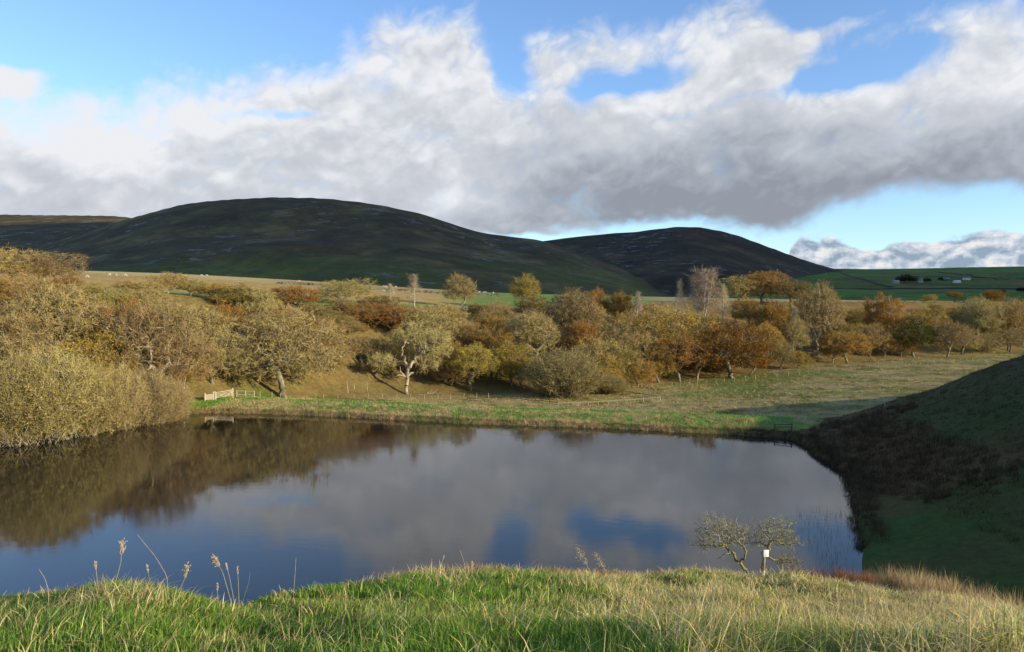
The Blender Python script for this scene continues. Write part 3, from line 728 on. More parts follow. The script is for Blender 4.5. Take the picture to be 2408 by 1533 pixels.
def make_willow(seed, H_=9, Rr=5, nst=260, nt=12000, nl=16000):
    """a dome of fine stems rising and arching out of one stool"""
    rg_ = np.random.default_rng(seed); ac = Acc(); N_ = []; D_ = []
    P0_, P1_, R0_, R1_ = [], [], [], []
    for k in range(nst):
        a = rg_.random() * 6.283; q = rg_.random() ** .40; b = rg_.normal(0, .9, 2)
        e = np.array([Rr * q * math.cos(a), Rr * q * math.sin(a), 0]); top_ = H_ * math.sqrt(max(.02, 1 - (q * .96) ** 2.4)) * rg_.uniform(.84, 1.0)
        p = np.array([b[0], b[1], -.3]); prev = p; r = .07 * (1 - .4 * q)
        for j in range(1, 8):
            t = j / 7; c = np.array([b[0] + (e[0] - b[0]) * t ** .8, b[1] + (e[1] - b[1]) * t ** .8, top_ * (t ** 1.0)]) + rg_.normal(0, .12, 3)
            P0_.append(prev); P1_.append(c); R0_.append(r * (1 - t * .8) + .01); R1_.append(r * (1 - (t + .14) * .8) * .9 + .01)
            if j > 0: N_.append((prev + c) / 2); N_.append(c); D_ += [(c - prev) / np.linalg.norm(c - prev)] * 2
            prev = c
    V, T_ = tubes(P0_, P1_, np.array(R0_), np.array(R1_), 3); out = {'trunk': hollow_mesh('stems', V, T_, None, smooth=True)}
    N_ = np.array(N_); D_ = np.array(D_); k = rg_.integers(0, len(N_), nt * 2); d = D_[k] + rg_.normal(0, .55, (nt * 2, 3)); d[:, 2] += .0; d /= np.linalg.norm(d, axis=1)[:, None]
    ln = rg_.gamma(4, .2, nt * 2)
    V1, T1, m_, e_ = twig_ribbons(rg_, N_[k], d, ln, np.full(nt * 2, .014)); ac.add(V1, T1, np.repeat(rg_.random(nt * 2), 5)); n1 = len(V1)
    kk = rg_.integers(0, len(e_), nl); c = e_[kk] + rg_.normal(0, .1, (nl, 3)); V2, T2 = leaf_quads(rg_, c, rg_.uniform(.06, .13, nl)); ac.add(V2, T2, np.repeat(rg_.random(nl), 4))
    V, T_, r = ac.get(); lf = np.zeros(len(V)); lf[n1:] = 1
    out['bare'] = hollow_mesh('crown', V, T_, None, attrs={'rnd': r, 'leaf': lf}); return out

OAK = [make_oak(11), make_oak(12, Rr=5.6, base=1.2), make_oak(13, H_=10, Rr=4.8, base=2.0), make_oak(14, Rr=6.0, base=1.1, n=700), make_oak(15, Rr=5.0, base=2.6, n=560), make_oak(16, Rr=4.4, base=2.2, n=520), make_oak(17, Rr=5.8, base=1.4), make_oak(18, Rr=5.0, base=3.0, n=560)]
DIMS = {'oak': (10.0, 5.2)}
BIRCH = [make_birch(21), make_birch(22, Rr=2.6), make_birch(23, stems=6, n=120, nt=900, nl=50, Rr=2.0, spread=.8)]
WIL = [make_willow(31, nst=340), make_willow(32, nst=380), make_willow(33, nst=300)]
for me in [d[k] for d in OAK + BIRCH + WIL for k in d]:
    me.materials.append(M_bark)      # one slot; each copy names its own material on the object
C_grey = mat_crown('crown_grey', (.38, .28, .085), (.29, .24, .08), (.37, .29, .13))
C_tan = mat_crown('crown_tan', (.46, .31, .08), (.36, .26, .07), (.40, .29, .12))
C_rust = mat_crown('crown_rust', (.48, .27, .055), (.36, .21, .05), (.34, .24, .10))
C_deep = mat_crown('crown_deep', (0.386, 0.200, 0.029), (0.235, 0.128, 0.025), (0.202, 0.144, 0.058))
C_gold = mat_crown('crown_gold', (.46, .31, .05), (.32, .24, .05), (.30, .24, .10))
C_olive = mat_crown('crown_olive', (.33, .25, .06), (.24, .20, .05), (.32, .26, .12))
C_green = mat_crown('crown_green', (.17, .18, .03), (.06, .085, .02), (.14, .12, .06))
C_birch = mat_crown('crown_birch', (.42, .33, .17), (.36, .28, .15), (.46, .38, .26))
C_wil = mat_crown('crown_willow', (.30, .23, .08), (.23, .19, .07), (.31, .24, .11), var=.03)
C_wily = mat_crown('crown_willow_yellow', (.41, .33, .10), (.31, .26, .085), (.38, .31, .135), var=.02)
C_wilp = mat_crown('crown_willow_brown', (.40, .31, .13), (.32, .25, .11), (.40, .31, .15), var=.02)
C_dark = mat_crown('crown_dark', (.03, .035, .02), (.02, .028, .015), (.03, .03, .02))
def place_tree(name, label, cat, proto, key, crownmat, barkmat, x, y, h, wid, rz, group=None, H0=10.0, R0=5.2, sink=.15, z=None, crown_name='crown', trunk_name='trunk'):
    z = Hs(x, y) if z is None else z
    t_ = empty(name, (x, y, z - sink), rz, (wid / 2 / R0, wid / 2 / R0, (h + sink) / H0))
    vr = np.random.default_rng(int(abs(x) * 97 + y * 31)); tl_ = .06 if name == 'oak_tree' else .015; t_.rotation_euler[0] = vr.normal(0, tl_); t_.rotation_euler[1] = vr.normal(0, tl_); t_.scale[0] *= vr.uniform(.88, 1.12); t_.scale[1] *= vr.uniform(.88, 1.12)
    tag(t_, label, cat, group)
    for nm, me, mt in ((trunk_name, proto['trunk'], barkmat), (crown_name, proto[key], crownmat)):
        o_ = bpy.data.objects.new(nm, me); o_.parent = t_; COL.objects.link(o_)
        o_.material_slots[0].link = 'OBJECT'; o_.material_slots[0].material = mt
    return t_
def at(u, Y):
    return (u - 1204) / F * Y, Y     # lateral position at depth Y on the ray column u
SPEC = {  # kind: (protos, mesh key, crown material, bark, name, category)
 'grey': (OAK, 'bare', C_grey, M_bark, 'oak_tree', 'oak tree'), 'tan': (OAK, 'bare', C_tan, M_bark, 'oak_tree', 'oak tree'),
 'rust': (OAK, 'leafy', C_rust, M_bark, 'oak_tree', 'oak tree'), 'deep': (OAK, 'leafy', C_deep, M_bark, 'oak_tree', 'oak tree'),
 'gold': (OAK, 'leafy', C_gold, M_bark, 'oak_tree', 'oak tree'), 'olive': (OAK, 'leafy', C_olive, M_bark, 'oak_tree', 'oak tree'),
 'green': (OAK, 'leafy', C_green, M_bark, 'ivy_covered_tree', 'tree'),
 'pale': (OAK, 'bare', C_grey, M_barkpale, 'oak_tree', 'oak tree'),
 'birch': (BIRCH, 'bare', C_birch, M_birch, 'birch_tree', 'birch'),
 'wil': (WIL, 'bare', C_wil, M_bark, 'willow_bush', 'willow'), 'wily': (WIL, 'bare', C_wily, M_bark, 'willow_bush', 'willow'), 'wilp': (WIL, 'bare', C_wilp, M_bark, 'willow_bush', 'willow'),
 'dark': (OAK, 'leafy', C_dark, M_wooddark, 'far_tree', 'tree')}
# u (centre, 2408-wide picture), depth in m, v of the top, width in px, kind, proto index, label
TREES = [
 (28, 172, 580, 115, 'tan', 1, 'left one of the broad bare pair on the field edge, far left'),
 (105, 176, 584, 118, 'grey', 3, 'right one of the broad bare pair on the field edge, far left'),
 (18, 140, 648, 75, 'rust', 0, 'small russet tree below the field-edge pair at the left border'),
 (92, 128, 632, 120, 'tan', 2, 'pale twin-trunked oak rising behind the yellow willow'),
 (150, 126, 655, 130, 'grey', 4, 'pale oak with a slanting limb, right of the twin-trunked oak'),
 (12, 114, 705, 110, 'grey', 0, 'grey lichened oak cut by the left border above the yellow willow'),
 (215, 150, 660, 110, 'tan', 3, 'fawn oak on the crest above the golden small oak'),
 (300, 155, 660, 100, 'rust', 4, 'rusty crest oak left of the broad skyline oak'),
 (245, 119, 752, 110, 'gold', 1, 'small bright golden oak behind the brown willow thicket'),
 (302, 130, 702, 105, 'rust', 2, 'orange oak between the golden oak and the white-stemmed tree'),
 (362, 123, 700, 105, 'pale', 4, 'oak with a bare white stem standing above the brown willow thicket'),
 (395, 160, 637, 120, 'tan', 0, 'broad skyline oak with rusty top, above the white-stemmed tree'),
 (455, 143, 700, 110, 'grey', 1, 'lichened oak on mid slope above the wooden gate'),
 (500, 163, 659, 100, 'rust', 1, 'rusty skyline oak above and left of the large grey oak'),
 (560, 158, 664, 110, 'olive', 2, 'olive skyline oak straight above the left half of the large grey oak'),
 (618, 156, 676, 100, 'grey', 0, 'grey crest oak next to the olive skyline oak'),
 (560, 141, 765, 120, 'grey', 3, 'low shaded grey oak just behind the wooden gate'),
 (668, 134, 702, 262, 'grey', 3, 'largest spreading grey oak at the slope foot, right of the gate'),
 (692, 167, 668, 115, 'rust', 4, 'domed russet oak on the crest behind the largest grey oak'),
 (600, 143, 730, 110, 'tan', 2, 'fawn oak half hidden behind the left side of the largest grey oak'),
 (748, 160, 712, 100, 'olive', 0, 'olive oak leaning behind the right shoulder of the largest grey oak'),
 (808, 190, 647, 112, 'grey', 1, 'flat-topped grey oak standing out in the green plateau field'),
 (805, 172, 700, 95, 'pale', 2, 'oak with a pale crooked limb below the flat-topped field oak'),
 (866, 168, 706, 115, 'rust', 3, 'orange-brown oak on the crest left of the slim birches'),
 (922, 166, 712, 105, 'rust', 0, 'orange domed oak under the small birch'),
 (850, 152, 785, 110, 'grey', 4, 'small lichened oak at the top of the open shaded slope'),
 (955, 150, 762, 120, 'tan', 1, 'fawn oak behind the white-trunked oak'),
 (1003, 160, 716, 110, 'grey', 2, 'grey oak at the foot of the tall birch'),
 (1082, 206, 643, 95, 'grey', 2, 'neat round-headed oak alone against the dark hill'),
 (1096, 161, 748, 120, 'tan', 0, 'tan oak on mid slope below the round-headed oak'),
 (1108, 143, 802, 95, 'gold', 4, 'gold and tan oak above the bare bracken slope, right of the white-trunked oak'),
 (1045, 151, 795, 90, 'rust', 1, 'small rusty oak right behind the white-trunked oak'),
 (1160, 152, 765, 105, 'gold', 2, 'greenish gold oak above the shaded hollow'),
 (1236, 203, 645, 82, 'gold', 2, 'orange flat-headed oak alone against the dark hill'),
 (1250, 192, 688, 105, 'olive', 1, 'olive brown oak under the orange flat-headed oak'),
 (1168, 180, 700, 85, 'tan', 3, 'brown oak between the round-headed and flat-headed skyline oaks'),
 (1262, 159, 722, 115, 'pale', 4, 'grey oak with a white lower trunk above the round willow'),
 (1205, 147, 800, 105, 'gold', 0, 'golden oak standing in red bracken left of the round willow'),
 (1345, 170, 670, 90, 'grey', 4, 'tall bare oak with a long dark trunk above the round willow'),
 (1405, 188, 672, 85, 'rust', 2, 'tall leafy russet oak at the skyline, left of the pale birch'),
 (1462, 186, 679, 70, 'gold', 4, 'gold topped oak at the skyline just left of the pale birch'),
 (1440, 164, 735, 120, 'grey', 1, 'wide grey oak on mid slope under the gold topped oak'),
 (1415, 152, 780, 110, 'tan', 3, 'tangled low oak behind the right side of the round willow'),
 (1500, 158, 775, 90, 'tan', 4, 'thin brown oak left of the big russet oak'),
 (1418, 146, 828, 75, 'rust', 0, 'small russet oak at the slope foot beside the round willow'),
 (1502, 149, 835, 78, 'rust', 3, 'small rounded orange oak by the fence, second right of the round willow'),
 (1580, 168, 718, 140, 'rust', 1, 'big russet oak under the bare birch clump'),
 (1600, 158, 780, 115, 'rust', 4, 'orange oak on the lower slope in front of the big russet oak'),
 (1722, 160, 744, 150, 'deep', 3, 'darkest orange-brown round oak near the fence'),
 (1765, 170, 800, 75, 'deep', 2, 'small dark orange oak tucked against the darkest round oak'),
 (1735, 238, 648, 95, 'tan', 0, 'brown skyline oak right beside the bare birch clump'),
 (1792, 240, 627, 130, 'rust', 1, 'highest brown skyline oak right of the birch clump'),
 (1858, 236, 652, 115, 'olive', 2, 'dull brown skyline oak left of the tall bare tree'),
 (1800, 190, 700, 115, 'deep', 0, 'deep brown oak below the highest skyline oak'),
 (1925, 197, 654, 95, 'pale', 4, 'tall bare tree with a long straight trunk on the right slope'),
 (1868, 186, 738, 80, 'grey', 2, 'slender grey oak just left of the tall bare tree'),
 (1836, 178, 800, 55, 'grey', 0, 'small grey tree at the slope foot beside a gold bush'),
 (1875, 177, 818, 50, 'gold', 1, 'little gold bush-like oak close to the fence'),
 (1975, 200, 748, 95, 'olive', 3, 'olive oak on the green slope right of the tall bare tree'),
 (1995, 188, 775, 120, 'rust', 4, 'low russet oak spreading over a dark hollow'),
 (2075, 212, 683, 92, 'rust', 2, 'rounded russet oak with a leaning white trunk'),
 (2045, 203, 745, 90, 'tan', 1, 'bare brown oak in front of the leaning white trunk'),
 (2150, 207, 742, 115, 'green', 0, 'dense dark green and yellow tree, the only green crown'),
 (2175, 232, 716, 95, 'rust', 3, 'russet oak peeping over the dense green tree'),
 (2228, 206, 750, 95, 'grey', 4, 'small bare oak right of the dense green tree'),
 (2185, 300, 690, 75, 'gold', 1, 'low gold oak on the far plateau at the right'),
 (2245, 290, 684, 85, 'deep', 2, 'dark russet oak on the far plateau behind the bare oaks'),
 (2300, 228, 690, 110, 'pale', 2, 'tall bare oak with a pale trunk, second large one from the right border'),
 (2372, 232, 694, 105, 'tan', 4, 'bare brown oak beside the right border'),
 (2335, 285, 680, 70, 'deep', 0, 'russet crown showing between the two bare oaks at the right'),
 (2408, 262, 690, 90, 'rust', 1, 'rusty oak cut by the right border on the skyline'),
 (2376, 222, 765, 70, 'grey', 3, 'small bare tree on the slope foot near the right border'),
 (2110, 225, 735, 85, 'tan', 0, 'brown oak between the russet leaning tree and the green tree'),
 (2262, 240, 712, 90, 'olive', 3, 'dull olive oak behind the small bare oak'),
 (1660, 182, 730, 80, 'olive', 1, 'olive oak between the big russet oak and the birch clump'),
 (1530, 190, 712, 90, 'tan', 0, 'brown oak on the field edge right of the pale birch'),
 (1310, 182, 712, 85, 'olive', 2, 'olive oak left of the tall dark-trunked oak'),
 (1122, 188, 712, 70, 'olive', 4, 'small olive oak at the foot of the round-headed oak'),
 (770, 147, 760, 95, 'tan', 1, 'fawn oak at the right edge of the largest grey oak'),
 (345, 143, 672, 110, 'grey', 3, 'grey oak behind the oak with the white stem'),
 (60, 150, 640, 110, 'grey', 0, 'grey oak at the crest, in front of the far-left pair'),
 (160, 160, 652, 110, 'rust', 3, 'rusty crest oak right of the far-left pair'),
 (450, 163, 652, 100, 'grey', 4, 'grey skyline oak right of the broad rusty-topped one'),
 (225, 136, 690, 110, 'grey', 1, 'grey oak above the small golden oak'),
 (412, 130, 770, 110, 'tan', 3, 'fawn oak just right of the white stem'),
 (-60, 140, 650, 150, 'grey', 2, 'grey oak mostly outside the left border'),
 (2470, 235, 700, 120, 'tan', 2, 'brown oak mostly outside the right border'),
 (1372, 160, 745, 85, 'rust', 4, 'rusty oak right against the long dark trunk'),
 (1548, 176, 742, 85, 'olive', 3, 'olive brown oak left of the big russet oak'),
 (330, 150, 655, 100, 'tan', 1, 'fawn oak under the rusty crest oak at the left'),
 (268, 141, 676, 90, 'olive', 4, 'olive oak on the left slope between the fawn and orange oaks'),
 (520, 148, 705, 100, 'rust', 0, 'rusty oak on mid slope above the low shaded oak by the gate'),
 (468, 140, 790, 85, 'rust', 2, 'small rusty oak between the white stem and the wooden gate'),
 (655, 150, 705, 100, 'tan', 4, 'fawn oak showing over the centre of the largest grey oak'),
 (705, 148, 738, 90, 'rust', 3, 'rusty oak over the right shoulder of the largest grey oak'),
 (885, 178, 690, 80, 'olive', 3, 'olive oak between the flat-topped field oak and the slim birches'),
 (1045, 176, 706, 80, 'tan', 1, 'fawn oak left of the foot of the round-headed oak'),
 (1060, 145, 835, 70, 'tan', 3, 'low tan oak between the white-trunked oak and the gold one'),
 (1150, 168, 735, 85, 'rust', 2, 'rusty oak below and right of the round-headed oak'),
 (1210, 172, 728, 85, 'grey', 3, 'grey oak left of the oak with the white lower trunk'),
 (1225, 145, 850, 60, 'olive', 4, 'low olive oak touching the left side of the round willow'),
 (1312, 165, 760, 80, 'tan', 1, 'tan oak showing just over the top of the round willow'),
 (1385, 178, 706, 80, 'tan', 0, 'tan oak between the long dark trunk and the skyline russet oak'),
 (1475, 172, 728, 80, 'rust', 1, 'rusty oak at the foot of the pale upright birch'),
 (1460, 150, 805, 75, 'olive', 2, 'olive oak between the two small orange oaks by the fence'),
 (1550, 156, 812, 85, 'rust', 0, 'orange oak left of the lowest part of the big russet oak'),
 (1640, 162, 800, 80, 'deep', 4, 'deep orange oak between the big russet and the darkest round oak'),
 (1672, 172, 770, 80, 'rust', 3, 'russet oak filling behind the left side of the darkest round oak'),
 (1762, 205, 690, 85, 'rust', 2, 'russet oak under the brown skyline oaks'),
 (1838, 205, 700, 85, 'tan', 3, 'tan oak below the dull brown skyline oak'),
 (1890, 215, 690, 80, 'rust', 0, 'russet oak behind the trunk of the tall bare tree'),
 (1950, 222, 705, 80, 'tan', 2, 'tan oak on the far side of the tall bare tree'),
 (2020, 226, 722, 85, 'olive', 0, 'dark olive oak left of the rounded russet oak'),
 (2080, 204, 790, 70, 'rust', 4, 'low russet oak at the foot of the leaning white trunk'),
 (2345, 240, 720, 85, 'rust', 1, 'russet oak between the last two large bare oaks'),
 (2290, 262, 700, 85, 'tan', 0, 'tan oak behind the pale-trunked bare oak at the right'),
 (2195, 260, 712, 90, 'olive', 2, 'olive oak on the crest behind the dense green tree'),
 (2325, 219, 780, 60, 'grey', 1, 'little grey oak at the slope foot near the right border'),
 (498, 136, 768, 130, 'grey', 1, 'grey oak close behind the wooden gate, partly in shade'),
 (438, 138, 785, 95, 'tan', 4, 'fawn oak between the white stem and the small rusty oak'),
 (748, 151, 742, 110, 'tan', 0, 'fawn oak sheltering behind the right flank of the largest grey oak'),
 (805, 160, 738, 105, 'grey', 2, 'grey oak at the left upper edge of the open shaded slope'),
 (832, 163, 752, 90, 'rust', 1, 'rusty oak at the middle upper edge of the open shaded slope'),
 (1125, 166, 768, 90, 'olive', 3, 'olive oak between the tan mid-slope oak and the greenish gold oak'),
 (1500, 167, 752, 90, 'grey', 0, 'grey oak under the pale upright birch'),
 (1692, 177, 768, 85, 'tan', 2, 'tan oak peeping over the darkest round oak from behind'),
 (1795, 182, 752, 90, 'rust', 4, 'rusty oak right of the darkest round oak, mid slope'),
 (1960, 190, 795, 75, 'tan', 0, 'small tan oak beside the low russet oak over the hollow'),
 (2120, 208, 770, 80, 'rust', 1, 'small rusty oak touching the left side of the dense green tree'),
 (2262, 217, 762, 85, 'tan', 3, 'tan oak just right of the small bare oak'),
 (2402, 240, 742, 90, 'grey', 2, 'grey oak at the right border below the skyline'),
 (178, 136, 712, 115, 'tan', 0, 'fawn oak right behind the slanting limb at the left'),
 (55, 126, 722, 115, 'tan', 3, 'fawn oak between the grey border oak and the twin-trunked oak'),
 (975, 186, 642, 48, 'birch', 0, 'tall slim birch standing against the dark hill above the white-trunked oak'),
 (918, 184, 660, 30, 'birch', 1, 'short thin birch just left of the tall slim birch'),
 (1497, 182, 672, 46, 'birch', 1, 'pale upright birch in front of the tan field'),
 (1648, 202, 628, 100, 'birch', 2, 'big bare many-stemmed birch clump fanning above the skyline'),
 (1598, 200, 655, 36, 'birch', 0, 'single thin birch left of the big birch clump'),
 (1700, 203, 655, 44, 'birch', 1, 'white-stemmed birch touching the right side of the birch clump'),
 (1870, 192, 716, 34, 'birch', 0, 'thin straight birch left of the tall bare tree'),
 (20, 97.5, 828, 170, 'wily', 0, 'yellow-green willow cut by the left border at the pond edge'),
 (112, 101, 808, 190, 'wily', 1, 'tallest yellow-green willow mound at the pond edge'),
 (195, 105.5, 845, 135, 'wily', 2, 'smaller yellow willow mound between the tallest one and the brown thicket'),
 (262, 110, 854, 130, 'wilp', 0, 'brown willow, leftmost of the thicket by the pond'),
 (330, 115, 862, 120, 'wilp', 1, 'brown willow in the middle of the thicket by the pond'),
 (386, 118.5, 886, 90, 'wilp', 2, 'lowest brown willow at the right end of the thicket by the pond'),
 (1328, 131, 815, 168, 'wil', 0, 'large round olive-brown willow dome on the flat beyond the pond'),
 (1438, 133, 880, 72, 'wil', 2, 'small willow mound beside the large round one'),
]
trng = np.random.default_rng(5)
for (u, Yd, vt, wp, kind, pi_, lab) in TREES:
    protos, key, cm, bm, nm, cat = SPEC[kind]
    Yd = yfix(u, Yd) if not (kind[:3] == 'wil' and u < 450) else Yd; x, y = at(u, Yd); z = Hs(x, y); ztop = CAMZ - (vt - HZ) / F * Yd
    h = max(3.0, ztop - z); wid = wp / F * Yd
    if kind[:3] not in ('bir', 'wil'): wid = min(max(wid, .72 * h), h * 1.6)
    if protos is OAK and pi_ < 3 and trng.random() < .5: pi_ += 5
    pr = protos[pi_ % len(protos)]
    H0, R0 = {'birch': (12.0, 2.2), 'wil': (9.0, 5.0)}.get(kind[:5] if kind == 'birch' else kind[:3], (10.0, 5.2))
    if kind == 'birch' and pi_ == 2: R0 = 2.5
    g = {'birch': 'birches on the wooded slope', 'wil': 'willows by the pond'}.get('birch' if kind == 'birch' else kind[:3], 'oaks on the wooded slope')
    place_tree(nm, lab, cat, pr, key, cm, bm, x, y, h * .97, wid * (1.3 if (kind != 'birch' and wp < 200 and Yd < 230) else 1.0), trng.random() * 6.28, g, H0, R0, crown_name='crown', trunk_name='stems' if kind[:3] == 'wil' else 'trunk')
# ------------------------------------------------------------------ hero trees
def zpt(zx, zy, ox, oy, k): return (zx - ox) * k, (oy - zy) * k
def scatter(rng, n, c, r):
    d = rng.normal(0, 1, (n, 3)); d /= np.linalg.norm(d, axis=1)[:, None]
    return [tuple(p) for p in np.array(c) + d * (rng.random(n) ** .45)[:, None] * np.array(r)]
def custom_tree(name, label, cat, x, y, parts, crownmat, barkmat, nt, nl, tl, tw, ls, k6=7, upb=.25, thin=.1, rz=0.0, extra=None, group=None):
    """parts: list of (roots, points, rtip, jit)"""
    rg_ = np.random.default_rng(91); t_ = tag(empty(name, (x, y, Hs(x, y) - .03), rz), label, cat, group)
    ac, cr_ = Acc(), Acc()
    for roots, pts, rtip, jit in parts:
        N, PR, kids, rad, p0, p1, r0, r1 = grow(rg_, pts, roots, bf=.22, jit=jit, rtip=rtip, sub=3, expo=2.4)
        V, T_ = tubes(p0, p1, r0, r1, k6); ac.add(V, T_)
        V, T_, r, lf = crown_parts(rg_, N, PR, kids, rad, nt, nl, tl=tl, tw=tw, ls=ls, upb=upb, thin=thin); cr_.add(V, T_, np.c_[r, lf])
    V, T_, _ = ac.get(); mesh_np('trunk', V, T_, barkmat, parent=t_, smooth=True)
    V, T_, A_ = cr_.get(); mesh_np('crown', V, T_, crownmat, parent=t_, attrs={'rnd': A_[:, 0], 'leaf': A_[:, 1]})
    return t_
# white-trunked oak
hr = np.random.default_rng(44)
rootsA = [(0, 0, -.5), (0, 0, 0), (-.15, 0, 1.6), (-.05, .1, 3.1), (.05, 0, 4.5)]
ptsA = [(-.55, .1, 6.0), (-.8, 0, 7.8), (-.5, .1, 9.2), (-.5, 0, 10.6), (.7, -.1, 5.3), (1.4, -.2, 6.7), (2.3, 0, 7.9), (-2.6, .3, 5.0), (-4.3, 0, 5.6)]
ptsA += scatter(hr, 230, (4.4, 2.0, 8.8), (3.9, 3.2, 3.0)) + scatter(hr, 120, (.6, 2.6, 10.8), (3.4, 2.6, 2.2)) + scatter(hr, 90, (-4.6, 1.0, 6.0), (2.8, 2.0, 1.3)) + scatter(hr, 40, (3.8, 1.5, 5.2), (2.4, 2.0, 1.0))
xo, yo = at(957, 174.0)
ho = custom_tree('oak_tree', 'gnarled bare oak with a thick white forked trunk standing just behind the wire fence', 'oak tree', xo, yo, [(rootsA, ptsA, .036, .15)], C_grey, M_barkpale, 9000, 1500, .7, .022, .12)
V, T_ = tubes([(-.2, 0, 3.2), (-.9, 0, 3.5), (-1.6, -.1, 3.55), (-.5, 0, 3.5), (-1.2, 0, 4.2)], [(-.9, 0, 3.5), (-1.6, -.1, 3.55), (-1.95, -.1, 3.3), (-1.2, 0, 4.2), (-1.3, 0, 5.2)], np.array([.17, .14, .11, .10, .07]), np.array([.14, .11, .03, .07, .02]), 6)
M_dead = mat_simple('dead_wood', (.60, .54, .43), (.42, .37, .28), 3)
mesh_np('dead_limb', V, T_, M_dead, parent=ho, smooth=True)
V, T_ = tubes([(.15, 0, 3.4), (.7, 0, 3.9)], [(.7, 0, 3.9), (1.2, -.1, 4.0)], np.array([.2, .19]), np.array([.19, .14]), 6)
mesh_np('dead_limb', V, T_, M_dead, parent=ho, smooth=True)
ho.scale = (1.3, 1.3, 1.3)

# hawthorn on the near crest
YH = 30.6; kz = YH / F / 4.8 * 1.0
hx0 = (1780 - 1204) / F * YH
def hz(zx, zy, d=0.0): a, b = zpt(zx, zy, 1320, 1000, kz); return (a, d, b)
hr = np.random.default_rng(8)
RL = [hz(1310, 1040, .05), hz(1285, 985), hz(1225, 880, .0), hz(1150, 800, .05), hz(1040, 700, .1), hz(965, 600, .1)]
PL = [hz(900, 500, .1), hz(870, 380, 0), hz(840, 270, .1), hz(770, 215, 0), hz(1190, 690, -.2), hz(1170, 600, -.3), hz(1230, 450, -.2), hz(900, 720, -.2), hz(800, 600, -.1), hz(600, 590, 0), hz(560, 625, 0), hz(1110, 800, -.1), hz(1130, 300, .2)]
PL += scatter(hr, 210, hz(900, 450, .1), (1.02, .85, .68)) + scatter(hr, 90, hz(1140, 470, .1), (.55, .7, .62)) + scatter(hr, 35, hz(740, 600, .1), (.65, .5, .2))
RR_ = [hz(1400, 1045, -.1), hz(1400, 1000, -.1), hz(1395, 850, -.08), hz(1430, 740, 0), hz(1475, 620, .05)]
PR_ = [hz(1490, 560, 0), hz(1440, 440, 0), hz(1380, 350, 0), hz(1325, 270, 0), hz(1560, 560, .1), hz(1600, 450, 0), hz(1690, 380, 0), hz(1840, 325, 0), hz(1560, 750, -.1), hz(1610, 700, -.1), hz(1580, 860, -.1), hz(1700, 820, -.1), hz(1870, 800, 0), hz(1950, 545, 0), hz(1330, 620, .1)]
PR_ += scatter(hr, 210, hz(1560, 440, .1), (.92, .85, .62)) + scatter(hr, 60, hz(1740, 560, .1), (.6, .5, .3)) + scatter(hr, 60, hz(1720, 780, 0), (.6, .5, .28)) + scatter(hr, 40, hz(1340, 560, .1), (.35, .5, .3))
M_moss = mat_simple('mossy_bark', (.30, .28, .07), (.17, .145, .09), 7, bump=.6, lo=.40, hi=.6)
t = NT(M_moss.node_tree); pb = [n for n in t.n if n.type == 'BSDF_PRINCIPLED'][0]; src = pb.inputs['Base Color'].links[0].from_socket
sx = t.new('ShaderNodeSeparateXYZ'); t.put(sx.inputs[0], t.new('ShaderNodeTexCoord').outputs['Object'])
t.put(pb.inputs['Base Color'], t.mix(t.sstep(sx.outputs[2], 1.2, 2.3), src, (.34, .31, .22, 1)))
C_thorn = mat_crown('crown_thorn', (.27, .26, .06), (.2, .2, .06), (.29, .26, .13), var=.01)
custom_tree('hawthorn_tree', 'low bare mossy hawthorn with two leaning stems on the near grassy crest', 'hawthorn', hx0, YH, [(RL, PL, .0088, .15), (RR_, PR_, .0088, .15)], C_thorn, M_moss, 1700, 500, .17, .0055, .02, upb=.35, thin=.025)

# ------------------------------------------------------------------ sign
def bm_box(name, B, mat, parent=None):
    V, Q = boxes(B); o = mesh_np(name, V, Q, mat, parent=parent, k=4)
    md = o.modifiers.new('bevel', 'BEVEL'); md.width = min(min(b[1]) for b in B) * .25; md.segments = 2
    return o
M_white = mat_simple('white_board', (.86, .86, .84), (.80, .80, .78), 3)
M_paint = mat_simple('chalky_post', (.80, .76, .68), (.62, .55, .42), 9)
YS = 29.6; xs = (1801 - 1204) / F * YS; zs = Hs(xs, YS)
ks = YS / F
sg = tag(empty('sign_post', (xs, YS, zs)), 'small blank white notice on a wooden post in front of the hawthorn', 'sign')
zt = CAMZ - (1296 - HZ) * ks - zs; zb = CAMZ - (1313 - HZ) * ks - zs
V, T_ = tubes([(-.05, 0, -.35), (0, .01, .45)], [(0, .01, .45), (.03, .02, zt - .05)], np.array([.055, .05]), np.array([.05, .045]), 9)
mesh_np('post', V, T_, mat_simple('brown_post', (.36, .29, .18), (.22, .17, .1), 8), parent=sg, smooth=True)
V, T_ = tubes([(-.048, -.004, -.3)], [(0, .006, .44)], np.array([.062]), np.array([.057]), 9)
mesh_np('white_base', V, T_, M_paint, parent=sg, smooth=True)
bm_box('board', [((.07, -.055, (zt + zb) / 2), (.105, .008, (zt - zb) / 2), .04)], M_white, sg)

